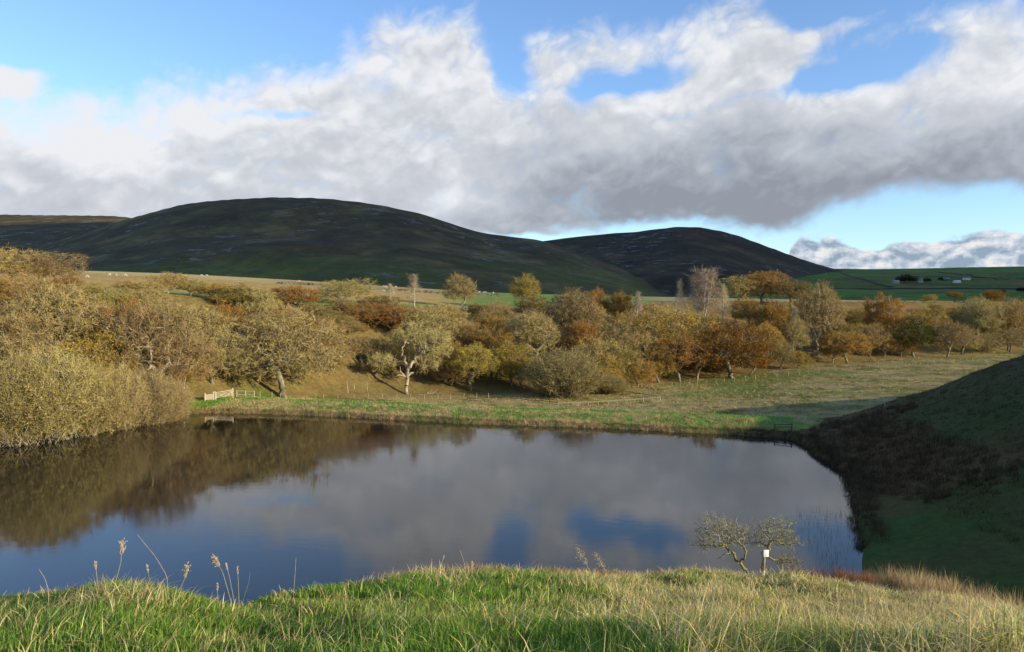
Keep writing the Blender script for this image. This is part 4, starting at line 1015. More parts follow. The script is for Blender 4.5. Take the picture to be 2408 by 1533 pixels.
# ------------------------------------------------------------------ gate, hurdle, rails
def ptw(u, v, z=1.2):
    Y_ = (CAMZ - z) * F / (v - HZ); return np.array([(u - 1204) / F * Y_, Y_])
def seg_frame(name, a, b, label, cat, group=None):
    d = b - a; return tag(empty(name, (a[0], a[1], Hs(*a)), math.atan2(d[1], d[0])), label, cat, group), np.linalg.norm(d)
ga, gb = ptw(505, 940), ptw(545, 938)
g_, L_ = seg_frame('field_gate', ga, gb, 'pale five-barred wooden field gate at the slope foot by the brown willow', 'gate')
dz = .38; rs = []
tl_ = math.atan2(dz, L_)
for k, hgt in enumerate((.22, .46, .70, .94, 1.2)):
    rs.append(((L_ / 2, 0, hgt + dz / 2 + .1), (L_ / 2 - .06, .02, .038 if k < 4 else .055), 0, -tl_))
bm_box('rails', rs, M_wood, g_)
bm_box('brace', [((L_ * .27, -.035, .72), (L_ * .30, .015, .045), 0, -.42), ((L_ * .72, -.035, .85), (L_ * .30, .015, .045), 0, -.42 - tl_)], M_wood, g_)
bm_box('stile', [((.10, 0, .66), (.055, .045, .66), 0)], M_wood, g_); bm_box('stile', [((L_ - .10, 0, .78 + dz), (.055, .045, .66), 0)], M_wood, g_)
bm_box('post', [((-.08, .0, .62), (.075, .075, .95), 0)], M_wood, g_); bm_box('post', [((L_ + .08, 0, .72 + dz), (.075, .075, .95), 0)], M_wood, g_)
ga, gb = ptw(480, 943), ptw(499, 941)
g_, L_ = seg_frame('wooden_hurdle', ga, gb, 'short boarded wooden panel between two posts, left of the field gate', 'fence panel')
bm_box('board_panel', [((L_ / 2, 0, .2 + .17 * k), (L_ / 2, .02, .075), 0) for k in range(6)], mat_simple('pinkish_boards', (.46, .36, .27), (.36, .28, .2), 4), g_)
bm_box('post', [((-.02, -.05, .5), (.08, .06, .95), 0)], M_wood, g_); bm_box('post', [((L_ + .02, -.05, .55), (.08, .06, 1.0), 0)], M_wood, g_)
def rail_fence(pts, label, mat, hts, h, every=2.2, name='rail_fence', pw=.06, group=None):
    W = [np.array(raypt(*p)[:2]) for p in pts]
    r_ = tag(empty(name, (W[0][0], W[0][1], Hs(*W[0]))), label, 'fence', group); o3 = np.array([W[0][0], W[0][1], Hs(*W[0])])
    B, PP = [], []
    for a, b in zip(W[:-1], W[1:]):
        L_ = np.linalg.norm(b - a); n = max(1, round(L_ / every))
        for k in range(n + 1):
            p = a + (b - a) * k / n; PP.append(np.array([p[0], p[1], Hs(*p)]) - o3)
    PP = [p for i_, p in enumerate(PP) if i_ == 0 or np.linalg.norm(p - PP[i_ - 1]) > .3]
    for p in PP: bm_box('post', [((p[0], p[1], p[2] + h / 2 - .2), (pw, pw, h / 2 + .2), .3)], mat, r_)
    for hh_ in hts:
        A_, B_ = np.array(PP[:-1]) + [0, -pw - .02, hh_], np.array(PP[1:]) + [0, -pw - .02, hh_]
        V, T_ = tubes(A_, B_, np.full(len(A_), .06), np.full(len(A_), .055), 4); mesh_np('rail', V, T_, mat, parent=r_)
    return r_
rail_fence([(557, 933), (598, 934)], 'pale two-rail wooden fence just right of the field gate', M_wood, (.45, 1.15), 1.3, 1.7)
rail_fence([(1163, 937), (1310, 951)], 'dark low rail fence left of the round willow', M_wooddark, (.5, 1.0), 1.1, 2.0)
rail_fence([(1312, 956), (1430, 951), (1553, 943)], 'long pale single rail fence in front of the round willow', M_post, (.78,), .85, 2.4)
rail_fence([(1465, 927), (1543, 938)], 'dark rail fence behind the right end of the long pale rail', M_wooddark, (.75,), .85, 2.4)
rail_fence([(1822, 1010), (1862, 1010)], 'short dark rails at the shaded corner of the pond', M_wooddark, (.35, .7), .9, 1.8)
# post-and-wire fences
def wire_fence(path, label, every=3.1, h=1.2, jit=.25):
    W = [np.array(raypt(u, v)[:2]) for u, v in path]; P_ = []
    for a, b in zip(W[:-1], W[1:]):
        L_ = np.linalg.norm(b - a); n = max(1, round(L_ / every))
        for k in range(n): P_.append(a + (b - a) * (k / n))
    P_.append(W[-1]); P_ = [p + trng.normal(0, jit * .4, 2) for p in P_]
    o3 = np.array([P_[0][0], P_[0][1], Hs(*P_[0])]); r_ = tag(empty('wire_fence', o3), label, 'fence')
    T3 = []
    me = None
    for p in P_:
        hh_ = h * trng.uniform(.85, 1.1); q = np.array([p[0], p[1], Hs(*p)]) - o3; T3.append(q)
        if me is None:
            V, T_ = tubes([(0, 0, -.3)], [(0, 0, 1.0)], np.array([.065]), np.array([.06]), 6); me = hollow_mesh('post', V, T_, M_post)
        o_ = bpy.data.objects.new('post', me); o_.parent = r_; o_.location = q; o_.scale = (1, 1, hh_); o_.rotation_euler = (trng.normal(0, .05), trng.normal(0, .05), trng.random() * 3); COL.objects.link(o_)
    T3 = np.array(T3); ac = Acc()
    for hh_ in (.35, .65, .95):
        V, T_ = tubes(T3[:-1] + [0, -.06, hh_], T3[1:] + [0, -.06, hh_], np.full(len(T3) - 1, .004), np.full(len(T3) - 1, .004), 3); ac.add(V, T_)
    V, T_, _ = ac.get(); mesh_np('wire', V, T_, M_wire, parent=r_)
M_wire = mat_simple('fence_wire', (.25, .25, .25), (.2, .2, .2), 3, rough=.5)
wire_fence([(615, 936), (760, 938), (900, 938), (1060, 938), (1150, 936)], 'post and wire fence along the back of the green bank, left of the dark rails')
wire_fence([(1482, 912), (1560, 909), (1640, 903), (1727, 897), (1800, 889), (1880, 882), (1945, 875)], 'post and wire fence at the foot of the russet oaks, right of the round willow')
wire_fence([(2000, 868), (2150, 861), (2315, 848), (2420, 838)], 'far post and wire fence below the dense green tree, running to the right border')
wire_fence([(1766, 967), (1800, 969), (1834, 973), (1890, 975), (1949, 977), (1989, 966), (2030, 960), (2079, 957)], 'short run of taller posts at the end of the dam by the shaded hill', every=4.2, h=1.35)
# loose timbers
def stick(name, label, cat, u, v, P, r, mat, z=1.2, Yp=None):
    x, y, zz = raypt(u, v) if Yp is None else (*at(u, Yp), 0)
    zz = Hs(x, y); P = np.array(P, float)
    V, T_ = tubes(P[:-1], P[1:], np.linspace(r, r * .55, len(P))[:-1], np.linspace(r, r * .55, len(P))[1:], 6)
    return tag(mesh_np(name, V, T_, mat, smooth=True), label, cat), (x, y, zz)
for nm, lb, ct_, u, v, P, r, mt in [
    ('dead_trunk', 'pale dead trunk leaning over right of the brown willow thicket', 'dead tree', 431, 930, [(0, 0, -.2), (.15, 0, 1.6), (.5, 0, 3.4), (.75, 0, 5.4)], .16, M_dead),
    ('stake', 'tall pale stake leaning on the slope left of the white-trunked oak', 'stake', 819, 925, [(0, 0, -.2), (-.2, 0, 1.6), (-.3, 0, 3.0)], .06, M_dead),
    ('stake', 'short pale stake, middle one of the three on the open slope', 'stake', 833, 915, [(0, 0, -.2), (0, 0, 1.3)], .07, M_dead),
    ('stake', 'thin pale stake nearest the white-trunked oak', 'stake', 864, 920, [(0, 0, -.2), (-.12, 0, 2.4)], .045, M_dead),
    ('fallen_log', 'pale fallen log on the bracken right of the round willow', 'log', 1476, 893, [(-.7, 0, .1), (0, .1, .5), (.8, .1, .75)], .12, M_dead)]:
    o_, loc = stick(nm, lb, ct_, u, v, P, r, mt); o_.location = loc
x, y = at(1980, 51.0)
o_, loc = stick('marker_post', 'thin pale post standing at the near right corner of the pond', 'post', 1980, 1340, [(0, 0, -.4), (.02, 0, 1.55)], .045, M_dead, Yp=51.0); o_.location = (loc[0], loc[1], max(loc[2], -.2))
fb = tag(empty('fallen_branch', raypt(1003, 930)), 'bleached fallen branch on the grass right of the white-trunked oak', 'branch')
ac = Acc(); fr = np.random.default_rng(3)
p = np.array([-1.7, 0, .2]); segs = []
for k in range(7):
    q = p + np.array([.5, fr.normal(0, .1), fr.normal(0, .14)]); q[2] = max(.1, q[2]); segs.append((p, q, .09 - .008 * k))
    if k > 1:
        e = q + np.array([.4, fr.normal(0, .3), fr.uniform(.2, .7)]); segs.append((q, e, .04)); segs.append((e, e + np.array([.2, .1, .3]), .025))
    p = q
V, T_ = tubes([s_[0] for s_ in segs], [s_[1] for s_ in segs], np.array([s_[2] for s_ in segs]), np.array([s_[2] * .8 for s_ in segs]), 5); mesh_np('limb', V, T_, M_dead, parent=fb, smooth=True)
# boulder
bm = __import__('bmesh').new(); __import__('bmesh').ops.create_icosphere(bm, subdivisions=3, radius=1)
for v_ in bm.verts:
    v_.co *= 1 + .18 * (fbm(np.array([v_.co.x * 2 + 5]), np.array([v_.co.y * 2 + v_.co.z * 3]), 1.2)[0]); v_.co.x *= .7; v_.co.y *= .5; v_.co.z *= .5
me = bpy.data.meshes.new('boulder'); bm.to_mesh(me); bm.free(); me.materials.append(M_stone)
for p_ in me.polygons: p_.use_smooth = True
o_ = bpy.data.objects.new('boulder', me); COL.objects.link(o_); o_.location = Vector(raypt(427, 933)) + Vector((0, 0, .25)); tag(o_, 'grey boulder at the foot of the leaning dead trunk', 'boulder')

# ------------------------------------------------------------------ stone walls in the fields
def wall(path, label, h=1.15, th_=.45, hills=False, mat=None, name='stone_wall'):
    P_ = [raypt(u, v, hills=hills) for u, v in path]; W = []
    for a, b in zip(P_[:-1], P_[1:]):
        L_ = math.hypot(b[0] - a[0], b[1] - a[1]); n = max(2, int(L_ / (1.6 if not hills else 25)))
        for k in range(n): W.append((a[0] + (b[0] - a[0]) * k / n, a[1] + (b[1] - a[1]) * k / n))
    W.append(P_[-1][:2]); W = np.array(W); n = len(W)
    z_ = H(W[:, 0], W[:, 1])
    if hills: z_ = np.maximum(z_, HH(W[:, 0], W[:, 1]))
    d = np.gradient(W, axis=0); d /= np.linalg.norm(d, axis=1)[:, None]; nr = np.c_[-d[:, 1], d[:, 0]] * th_ / 2
    hh_ = h * (1 + .12 * trng.normal(0, 1, n)) * np.where(trng.random(n) < .06, .5, 1)
    O = np.array([W[0, 0], W[0, 1], z_[0]])
    V = np.concatenate([np.c_[W + nr * 1.2, z_ - .4], np.c_[W + nr * .7, z_ + hh_], np.c_[W - nr * .7, z_ + hh_], np.c_[W - nr * 1.2, z_ - .4]]) - O
    i_ = np.arange(n - 1); Q = np.concatenate([np.c_[i_ + a * n, i_ + a * n + 1, i_ + (a + 1) * n + 1, i_ + (a + 1) * n] for a in range(3)] + [np.array([[0, n, 2 * n, 3 * n], [n - 1, 4 * n - 1, 3 * n - 1, 2 * n - 1]])])
    o_ = tag(mesh_np(name, V, Q, mat or M_stone, k=4), label, 'wall'); o_.location = O
wall([(652, 668), (700, 669), (764, 674), (830, 679)], 'dark stone wall crossing the plateau field left of the flat-topped oak')
wall([(870, 681), (960, 686), (1040, 691), (1110, 693), (1172, 696)], 'dark stone wall across the plateau field behind the slim birches')
wall([(1022, 725), (1060, 726), (1131, 726)], 'short dark wall under the round-headed oak', h=.9)
M_wallfar = mat_simple('far_wall', (.05, .048, .04), (.03, .03, .028), 1)
wall([(2205, 640), (2290, 652), (2340, 655), (2408, 657)], 'thin field wall slanting across the far moor above the white farm', h=2.2, th_=1.5, hills=True, mat=M_wallfar)
wall([(1975, 640), (2005, 652), (2060, 668), (2100, 676)], 'thin field wall descending the far moor left of the dark tree clump', h=1.8, th_=1.5, hills=True, mat=M_wallfar)
wall([(1950, 678), (2100, 680), (2250, 679), (2408, 681)], 'level field wall low on the far moor below the farm', h=1.8, th_=1.5, hills=True, mat=M_wallfar)

# ------------------------------------------------------------------ farm on the moor
M_render = mat_simple('white_render', (.66, .66, .64), (.56, .56, .54), 1); M_slate = mat_simple('slate_roof', (.22, .24, .27), (.15, .17, .2), 1); M_grn = mat_simple('grey_green_sheet', (.28, .36, .36), (.24, .3, .3), 1)
M_glass = mat_simple('dark_glass', (.02, .025, .03), (.03, .03, .04), 1, rough=.2)
def house(u, v, L_, D_, H_, label, wm_, rm_, rz=0.0, chim=True):
    x, y, z = raypt(u, v, hills=True); z = max(Hs(x, y), float(HH(np.array([x]), np.array([y]))[0]))
    h_ = tag(empty('farm_building', (x, y, z), rz), label, 'building', None)
    V = np.array([(sx * L_ / 2, sy * D_ / 2, zz) for zz in (-1.5, H_) for sx, sy in ((-1, -1), (1, -1), (1, 1), (-1, 1))] + [(-L_ / 2, 0, H_ + D_ * .38), (L_ / 2, 0, H_ + D_ * .38)], float)
    T_ = [(0, 1, 5), (0, 5, 4), (1, 2, 6), (1, 6, 5), (2, 3, 7), (2, 7, 6), (3, 0, 4), (3, 4, 7), (4, 7, 8), (5, 9, 6)]
    mesh_np('wall', V, np.array(T_), wm_, parent=h_)
    e = .4; R0 = H_ + D_ * .38 + .25; zl = H_ - .1
    rv = []
    for dz_ in (0, -.22): rv += [(-L_ / 2 - e, -D_ / 2 - e, zl + dz_), (L_ / 2 + e, -D_ / 2 - e, zl + dz_), (L_ / 2 + e, 0, R0 + dz_), (-L_ / 2 - e, 0, R0 + dz_), (L_ / 2 + e, D_ / 2 + e, zl + dz_), (-L_ / 2 - e, D_ / 2 + e, zl + dz_)]
    rq = [(0, 1, 2, 3), (3, 2, 4, 5), (9, 8, 7, 6), (11, 10, 8, 9), (0, 6, 7, 1), (4, 10, 11, 5), (0, 3, 9, 6), (3, 5, 11, 9), (1, 7, 8, 2), (2, 8, 10, 4)]
    rf = mesh_np('roof', rv, np.array(rq), rm_, parent=h_, k=4)
    if chim: V, Q = boxes([((L_ * .35, 0, R0 + .5), (.5, .4, .9), 0)]); mesh_np('chimney', V, Q, wm_, parent=rf, k=4)
    for k in (-.3, 0, .3):
        V, Q = boxes([((k * L_, -D_ / 2 - .03, H_ * .55), (.55, .05, .65), 0)]); mesh_np('window', V, Q, M_glass, parent=h_, k=4)
house(2106, 666, 13, 8, 3.4, 'small grey-green shed left of the dark clump of trees on the moor', M_grn, M_grn, .1, False)
house(2165, 664, 8, 7, 4.5, 'small pale house just right of the dark clump of trees on the moor', M_render, M_slate, -.1)
house(2225, 660, 15, 8, 4.0, 'dark-roofed farm building highest of the group on the moor', M_stone, M_slate, .1)
house(2250, 665, 15, 7, 3.2, 'long low white farm building, lowest of the group on the moor', M_render, M_render, .15, False)
house(2273, 658, 16, 8, 4.2, 'white farmhouse with slate roof, rightmost on the moor', M_render, M_slate, -.15)
for u, v, wd_, ht, lb in [(2118, 665, 20, 17, 'leftmost dark tree of the clump on the moor'), (2131, 665, 24, 21, 'tallest dark tree in the middle of the moor clump'), (2146, 665, 20, 17, 'rightmost dark tree of the clump on the moor'), (2180, 665, 16, 12, 'single dark tree between the pale house and the farm'), (2212, 660, 12, 8, 'small dark tree left of the dark-roofed farm building'), (2357, 690, 14, 9, 'dark tree on the low moor above the russet right-hand trees'), (2402, 688, 20, 12, 'dark tree on the low moor at the right border')]:
    x, y, z = raypt(u, v, hills=True); s_ = y / F
    place_tree('far_tree', lb, 'tree', OAK[u % 5], 'leafy', C_dark, M_wooddark, x, y, ht * s_, wd_ * s_ * 1.2, u, 'dark trees by the moor farm', z=z)

# ------------------------------------------------------------------ sheep
M_wool = mat_simple('wool', (.56, .51, .41), (.44, .40, .31), 6); M_face = mat_simple('sheep_face', (.5, .45, .36), (.3, .27, .22), 4)
def sheep_meshes():
    import bmesh
    def skin(pts, edges, radii, name, mat):
        me = bpy.data.meshes.new(name); me.from_pydata(pts, edges, []); o = bpy.data.objects.new(name, me); COL.objects.link(o)
        md = o.modifiers.new('s', 'SKIN'); sv = me.skin_vertices[0].data
        for k, r in enumerate(radii): sv[k].radius = (r, r)
        sv[0].use_root = True
        o.modifiers.new('b', 'SUBSURF').levels = 1
        dg = bpy.context.evaluated_depsgraph_get(); m2 = bpy.data.meshes.new_from_object(o.evaluated_get(dg)); m2.name = name
        m2.materials.clear(); m2.materials.append(mat)
        for p_ in m2.polygons: p_.use_smooth = True
        bpy.data.objects.remove(o); return m2
    graze = skin([(-.5, 0, .72), (-.2, 0, .76), (.15, 0, .75), (.45, 0, .70), (.66, 0, .50), (.78, 0, .25), (.88, 0, .10),
                  (-.46, .16, .36), (-.48, .16, 0), (-.46, -.16, .36), (-.48, -.16, 0), (.38, .15, .36), (.38, .15, 0), (.38, -.15, .36), (.38, -.15, 0), (-.64, 0, .6)],
                 [(0, 1), (1, 2), (2, 3), (3, 4), (4, 5), (5, 6), (0, 7), (7, 8), (0, 9), (9, 10), (3, 11), (11, 12), (3, 13), (13, 14), (0, 15)],
                 [.30, .34, .34, .28, .14, .11, .06] + [.09, .045] * 4 + [.07], 'sheep_body', M_wool)
    stand = skin([(-.5, 0, .72), (-.2, 0, .76), (.15, 0, .76), (.45, 0, .74), (.62, 0, .92), (.72, 0, 1.06), (.90, 0, .98),
                  (-.46, .16, .36), (-.48, .16, 0), (-.46, -.16, .36), (-.48, -.16, 0), (.38, .15, .36), (.38, .15, 0), (.38, -.15, .36), (.38, -.15, 0), (-.64, 0, .6)],
                 [(0, 1), (1, 2), (2, 3), (3, 4), (4, 5), (5, 6), (0, 7), (7, 8), (0, 9), (9, 10), (3, 11), (11, 12), (3, 13), (13, 14), (0, 15)],
                 [.30, .34, .34, .28, .15, .12, .07] + [.09, .045] * 4 + [.07], 'sheep_body', M_wool)
    lie = skin([(-.5, 0, .30), (-.2, 0, .34), (.15, 0, .34), (.45, 0, .32), (.62, 0, .52), (.72, 0, .66), (.90, 0, .58), (.5, .2, .1), (.3, -.25, .08)],
               [(0, 1), (1, 2), (2, 3), (3, 4), (4, 5), (5, 6), (3, 7), (3, 8)], [.30, .34, .34, .28, .15, .12, .07, .06, .06], 'sheep_body', M_wool)
    return graze, stand, lie
SHP = sheep_meshes()
for k, (u, v, pz, rz, lb) in enumerate([
    (205, 650.6, 0, .2, 'sheep grazing lowest on the left field, apart from the row along the crest'), (257, 646, 1, 0, 'sheep standing in the crest row, leftmost of its three neighbours'),
    (273, 647, 0, 2.9, 'grazing sheep in the middle of the three on the left crest'), (295, 647, 0, .3, 'grazing sheep at the right of the three on the left crest'),
    (158, 643, 0, 3.0, 'sheep close to the right edge of the far-left tree pair'), (387, 642, 2, 0, 'sheep lying by the top of the broad skyline oak'),
    (474, 646, 0, .1, 'left sheep of the pair above the grey skyline oak'), (487, 645.5, 1, 3.1, 'right sheep of the pair above the grey skyline oak'),
    (703, 660, 0, 0, 'lone sheep on the brown field above the domed russet oak'), (902, 670, 0, 3.0, 'left sheep of the close pair right of the flat-topped oak'),
    (908, 671, 0, .4, 'right sheep of the close pair right of the flat-topped oak'), (930, 672, 1, 0, 'sheep standing between the small and the tall birch near the skyline'),
    (902, 683, 2, 0, 'sheep lying at the start of the long dark wall'), (962, 682, 0, 3.1, 'sheep just left of the tall slim birch'),
    (1127, 680, 1, .1, 'leftmost sheep of the three right of the round-headed oak'), (1137, 680.5, 0, 0, 'middle sheep of the three right of the round-headed oak'),
    (1142, 680.5, 0, 3.1, 'rightmost sheep of the three right of the round-headed oak'), (1329, 688, 0, .2, 'left sheep of the pair beside the tall dark-trunked oak'),
    (1335, 688, 0, 2.8, 'right sheep of the pair beside the tall dark-trunked oak'), (1160, 684, 0, 1.0, 'sheep near the skyline left of the orange flat-headed oak')]):
    a_s, e_s = pix_azel(u, v)
    v2 = max(v + 2.2, np.interp(1204 + F * math.tan(a_s), UG, K_crv) + 2.0)
    x, y, z = raypt(u, v2)
    o_ = bpy.data.objects.new('sheep', SHP[pz]); COL.objects.link(o_); o_.location = (x, y, Hs(x, y) - .03); o_.rotation_euler = (0, 0, rz); o_.scale = (.85,) * 3
    tag(o_, lb, 'sheep', 'sheep grazing on the plateau field')
# ------------------------------------------------------------------ grass and rough vegetation (beyond counting)
gr = np.random.default_rng(77)
def jitcol(c, r, n, s=.28, h=.08):
    f = 1 + r.normal(0, s, n); c = c * np.clip(f, .4, 1.7)[:, None]; c = c * (1 + r.normal(0, h, (n, 3)) * np.array([1, .4, 1])); return np.clip(c, .004, .8)
def grass(name, label, x, y, h, w_, bend, th, col, segs, mat, sink=.02):
    z = H(x, y) - sink
    V, T_, m_ = blades(np.c_[x, y, z], h, w_, bend, th, gr, segs)
    return tag(mesh_np(name, V, T_, mat, col=np.repeat(col, m_, 0)), label, 'grass', kind='stuff')
# near hill
def near_pts(n, r0=2.6, pw_=-.35, over=2.5, ulo=-60, uhi=2470):
    u = gr.uniform(ulo, uhi, n); fc = np.interp(u, UG, K_fc); t = gr.random(n)
    p = pw_ + 1; r = ((r0 ** p) + t * ((fc + over) ** p - r0 ** p)) ** (1 / p)
    return (u - 1204) / F * r, r, u, fc
n = 210000
x, y, u, fc = near_pts(n)
n1 = fbm(x, y, 1.3, 3); n2 = fbm(x + 50, y, 4.0, 3); n3 = fbm(x, y + 70, .45, 2)
t_ = y / fc
pdry = np.clip(.06 + .36 * sm(u + 350 * n2, 1250, 1850) * sm(t_, .22, .5) + .35 * sm(u + 300 * n1, 1900, 2300) + .75 * sm(u, 780, 950) * sm(t_, .86, .97) + .35 * sm(n1, .25, .5), 0, .93)
dry = gr.random(n) < pdry
h = np.where(dry, gr.uniform(.10, .34, n), gr.uniform(.07, .22, n)) * (1 + .55 * n1 + .3 * n3) * (1 + .25 * sm(u, 1200, 1900))
h = np.clip(h, .04, .6) * np.where(t_ > .93, .75, 1)
h *= np.where(u < 700, .8, 1)
w_ = np.where(dry, .0080, .0100) * (.6 + y / 9) * gr.uniform(.7, 1.4, n)
lean = .9 + 1.2 * fbm(x, y, 2.5, 2) * 3
th = lean + gr.normal(0, 1.5, n)
bend = np.abs(gr.normal(.5, .5, n)) + dry * gr.random(n) * .5
cg = mixc(mixc(np.broadcast_to(np.array([.17, .295, .042]), (n, 3)).copy(), np.array([.30, .37, .085]), sm(n2 + n3 * .5, -.2, .4)), np.array([.13, .25, .035]), sm(n1, .1, .4) * .6)
cd = mixc(np.broadcast_to(np.array([.70, .54, .25]), (n, 3)).copy(), np.array([.36, .22, .10]), sm(t_, .88, 1.0) * sm(u, 780, 1000) * .7)
cg = mixc(cg, np.array([.33, .36, .09]), sm(u, 1300, 1900) * .6)
c = jitcol(np.where(dry[:, None], cd, cg), gr, n)
grass('grass', 'lush and straw coloured meadow grass covering the near hilltop', x, y, h, w_, bend, th, c, 3, M_blade)
# the same sward round the viewer's feet and out to the sides
n = 60000
a_ = gr.uniform(-1.35, 1.35, n); r_ = gr.uniform(.7 ** .5, 16 ** .5, n) ** 2; x, y = r_ * np.sin(a_), r_ * np.cos(a_)
uu = 1204 + F * np.tan(np.clip(a_, -R(52), R(52))); k_ = ((r_ < 3.2) | (np.abs(a_) > R(35))) & (r_ > 1.2); x, y, uu = x[k_], y[k_], uu[k_]; n = len(x)
n2 = fbm(x + 50, y, 4.0, 3); dry = gr.random(n) < np.clip(.1 + .5 * sm(uu, 1300, 2000), 0, 1)
c = jitcol(np.where(dry[:, None], np.array([.60, .48, .24]), mixc(np.broadcast_to(np.array([.17, .295, .042]), (n, 3)).copy(), np.array([.30, .37, .085]), sm(n2, -.2, .4))), gr, n)
grass('grass', 'short green grass of the hilltop around the viewpoint and beyond both picture edges', x, y, gr.uniform(.07, .24, n), gr.uniform(.006, .013, n), np.abs(gr.normal(.5, .4, n)), gr.random(n) * 6.28, c, 2, M_blade)
# taller tufts: clumps of dry bents on the right and along the near crest
def clumps(nc, per, ufun, rad, h0, h1, col, wd, name, label, mat=M_dry, bendm=.35, segs=3, xy=None):
    cx, cy = ufun(nc); k = np.repeat(np.arange(len(cx)), per); m_ = len(k)
    hc = gr.uniform(h0, h1, len(cx))
    a = gr.random(m_) * 6.283; q = gr.random(m_) ** .6 * rad * gr.uniform(.5, 1.3, len(cx))[k]
    x = cx[k] + q * np.cos(a); y = cy[k] + q * np.sin(a)
    h = hc[k] * gr.uniform(.45, 1.1, m_); bend = np.abs(gr.normal(bendm, .22, m_)); th = np.where(gr.random(m_) < .75, a, gr.random(m_) * 6.283)
    cc = col(cx, cy) if callable(col) else np.broadcast_to(np.array(col), (len(cx), 3))
    cc = cc * gr.uniform(.6, 1.35, (len(cx), 1)); c = jitcol(cc[k], gr, m_, .18, .06)
    return grass(name, label, x, y, h, np.full(m_, wd) * gr.uniform(.6, 1.4, m_), bend, th, c, segs, mat)
def uv_near(a, b, t0, t1, up=0):
    def f(n):
        u = gr.uniform(a, b, n); r = np.interp(u, UG, K_fc) * gr.uniform(t0, t1, n); return (u - 1204) / F * r, r
    return f
clumps(420, 30, uv_near(1400, 2450, .35, 1.03), .16, .22, .42, [.70, .54, .27], .013, 'dry_grass', 'pale straw bents standing over the right half of the near hill')
clumps(330, 26, uv_near(860, 2000, .95, 1.06), .22, .16, .36, [.42, .27, .12], .012, 'crest_grass', 'brownish bents fringing the near crest against the water')
clumps(80, 60, uv_near(2090, 2470, .90, 1.0), .32, .8, 1.4, [.50, .37, .19], .016, 'rushes', 'tall tan and reddish rushes beyond the near crest at the right', bendm=.25)
clumps(60, 46, uv_near(1850, 2080, .97, 1.08), .28, .5, .95, [.32, .15, .075], .014, 'red_rushes', 'reddish stalks behind the crest right of the hawthorn', bendm=.2)
clumps(80, 30, uv_near(-40, 1250, .3, .92), .10, .12, .26, [.42, .36, .16], .007, 'old_grass', 'faded blades mixed into the green grass at the near left')
# far bank, along the shoreline
def shore(n, d0, d1, lo=0.0, hi=1.0):
    S = np.array(far_shore[1:-2]); seg = np.linalg.norm(np.diff(S, axis=0), axis=1); cs = np.r_[0, np.cumsum(seg)] / seg.sum()
    t = gr.uniform(lo, hi, n); px = np.interp(t, cs, S[:, 0]); py = np.interp(t, cs, S[:, 1])
    tx = np.interp(t + .004, cs, S[:, 0]) - np.interp(t - .004, cs, S[:, 0]); ty = np.interp(t + .004, cs, S[:, 1]) - np.interp(t - .004, cs, S[:, 1])
    L_ = np.hypot(tx, ty) + 1e-9; d = gr.uniform(d0, d1, n); X_, Y_ = px - ty / L_ * d, py + tx / L_ * d; k_ = (1204 + F * X_ / Y_) > 400; return X_[k_], Y_[k_]
clumps(1250, 16, lambda n: shore(n, -.3, 1.2, 0, .70), .38, .2, .85, lambda x, y: mixc(np.broadcast_to(np.array([.52, .38, .19]), x.shape + (3,)).copy(), np.array([.20, .24, .06]), sm(fbm(x, y, 3.5, 3), -.05, .25)), .030, 'bank_sedge', 'ragged tan sedge hanging over the far shoreline', segs=2)
clumps(1100, 16, lambda n: shore(n, 1.0, 8, .24, .70), .45, .25, .7, [.46, .35, .17], .030, 'bank_tussocks', 'straw tussocks along the front of the green bank', segs=2)
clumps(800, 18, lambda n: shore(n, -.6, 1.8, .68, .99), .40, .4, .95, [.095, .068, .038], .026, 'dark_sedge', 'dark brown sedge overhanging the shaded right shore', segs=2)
# green bank turf
def bank_green(n):
    u = gr.uniform(430, 1900, n); f = np.interp(u, UG, K_foot); s = np.interp(u, [400, 900, 1300, 1900], [125, 118, 112, 102]); y = s + (f - s) * gr.random(n) ** 1.2; return (u - 1204) / F * y, y
x, y = bank_green(42000); z, gi = H(x, y, True); c = ground_color(x, y, gi) * 2.1
grass('bank_grass', 'bright green and olive turf on the flat bank beyond the pond', x, y, gr.uniform(.15, .42, len(x)), np.full(len(x), .05), np.abs(gr.normal(.4, .2, len(x))), gr.random(len(x)) * 6.28, jitcol(c, gr, len(x)), 2, M_blade)
# rough pasture on the right of the valley floor
def valley(n):
    u = gr.uniform(1250, 2500, n); f = np.interp(u, UG, K_foot); s = np.interp(u, [1250, 1500, 1800, 2100, 2500], [135, 132, 125, 135, 160]); y = s + (f - s) * gr.random(n) ** .8; return (u - 1204) / F * y, y
def vcol(x, y):
    n2 = fbm(x + 300, y, 7, 4, .6); return mixc(np.broadcast_to(np.array([.47, .36, .145]), x.shape + (3,)).copy(), np.array([.19, .23, .05]), sm(n2, -.1, .35))
clumps(4600, 13, valley, .42, .28, .80, vcol, .045, 'rough_pasture', 'tussocky straw grass covering the valley floor at the right', segs=2, bendm=.6)
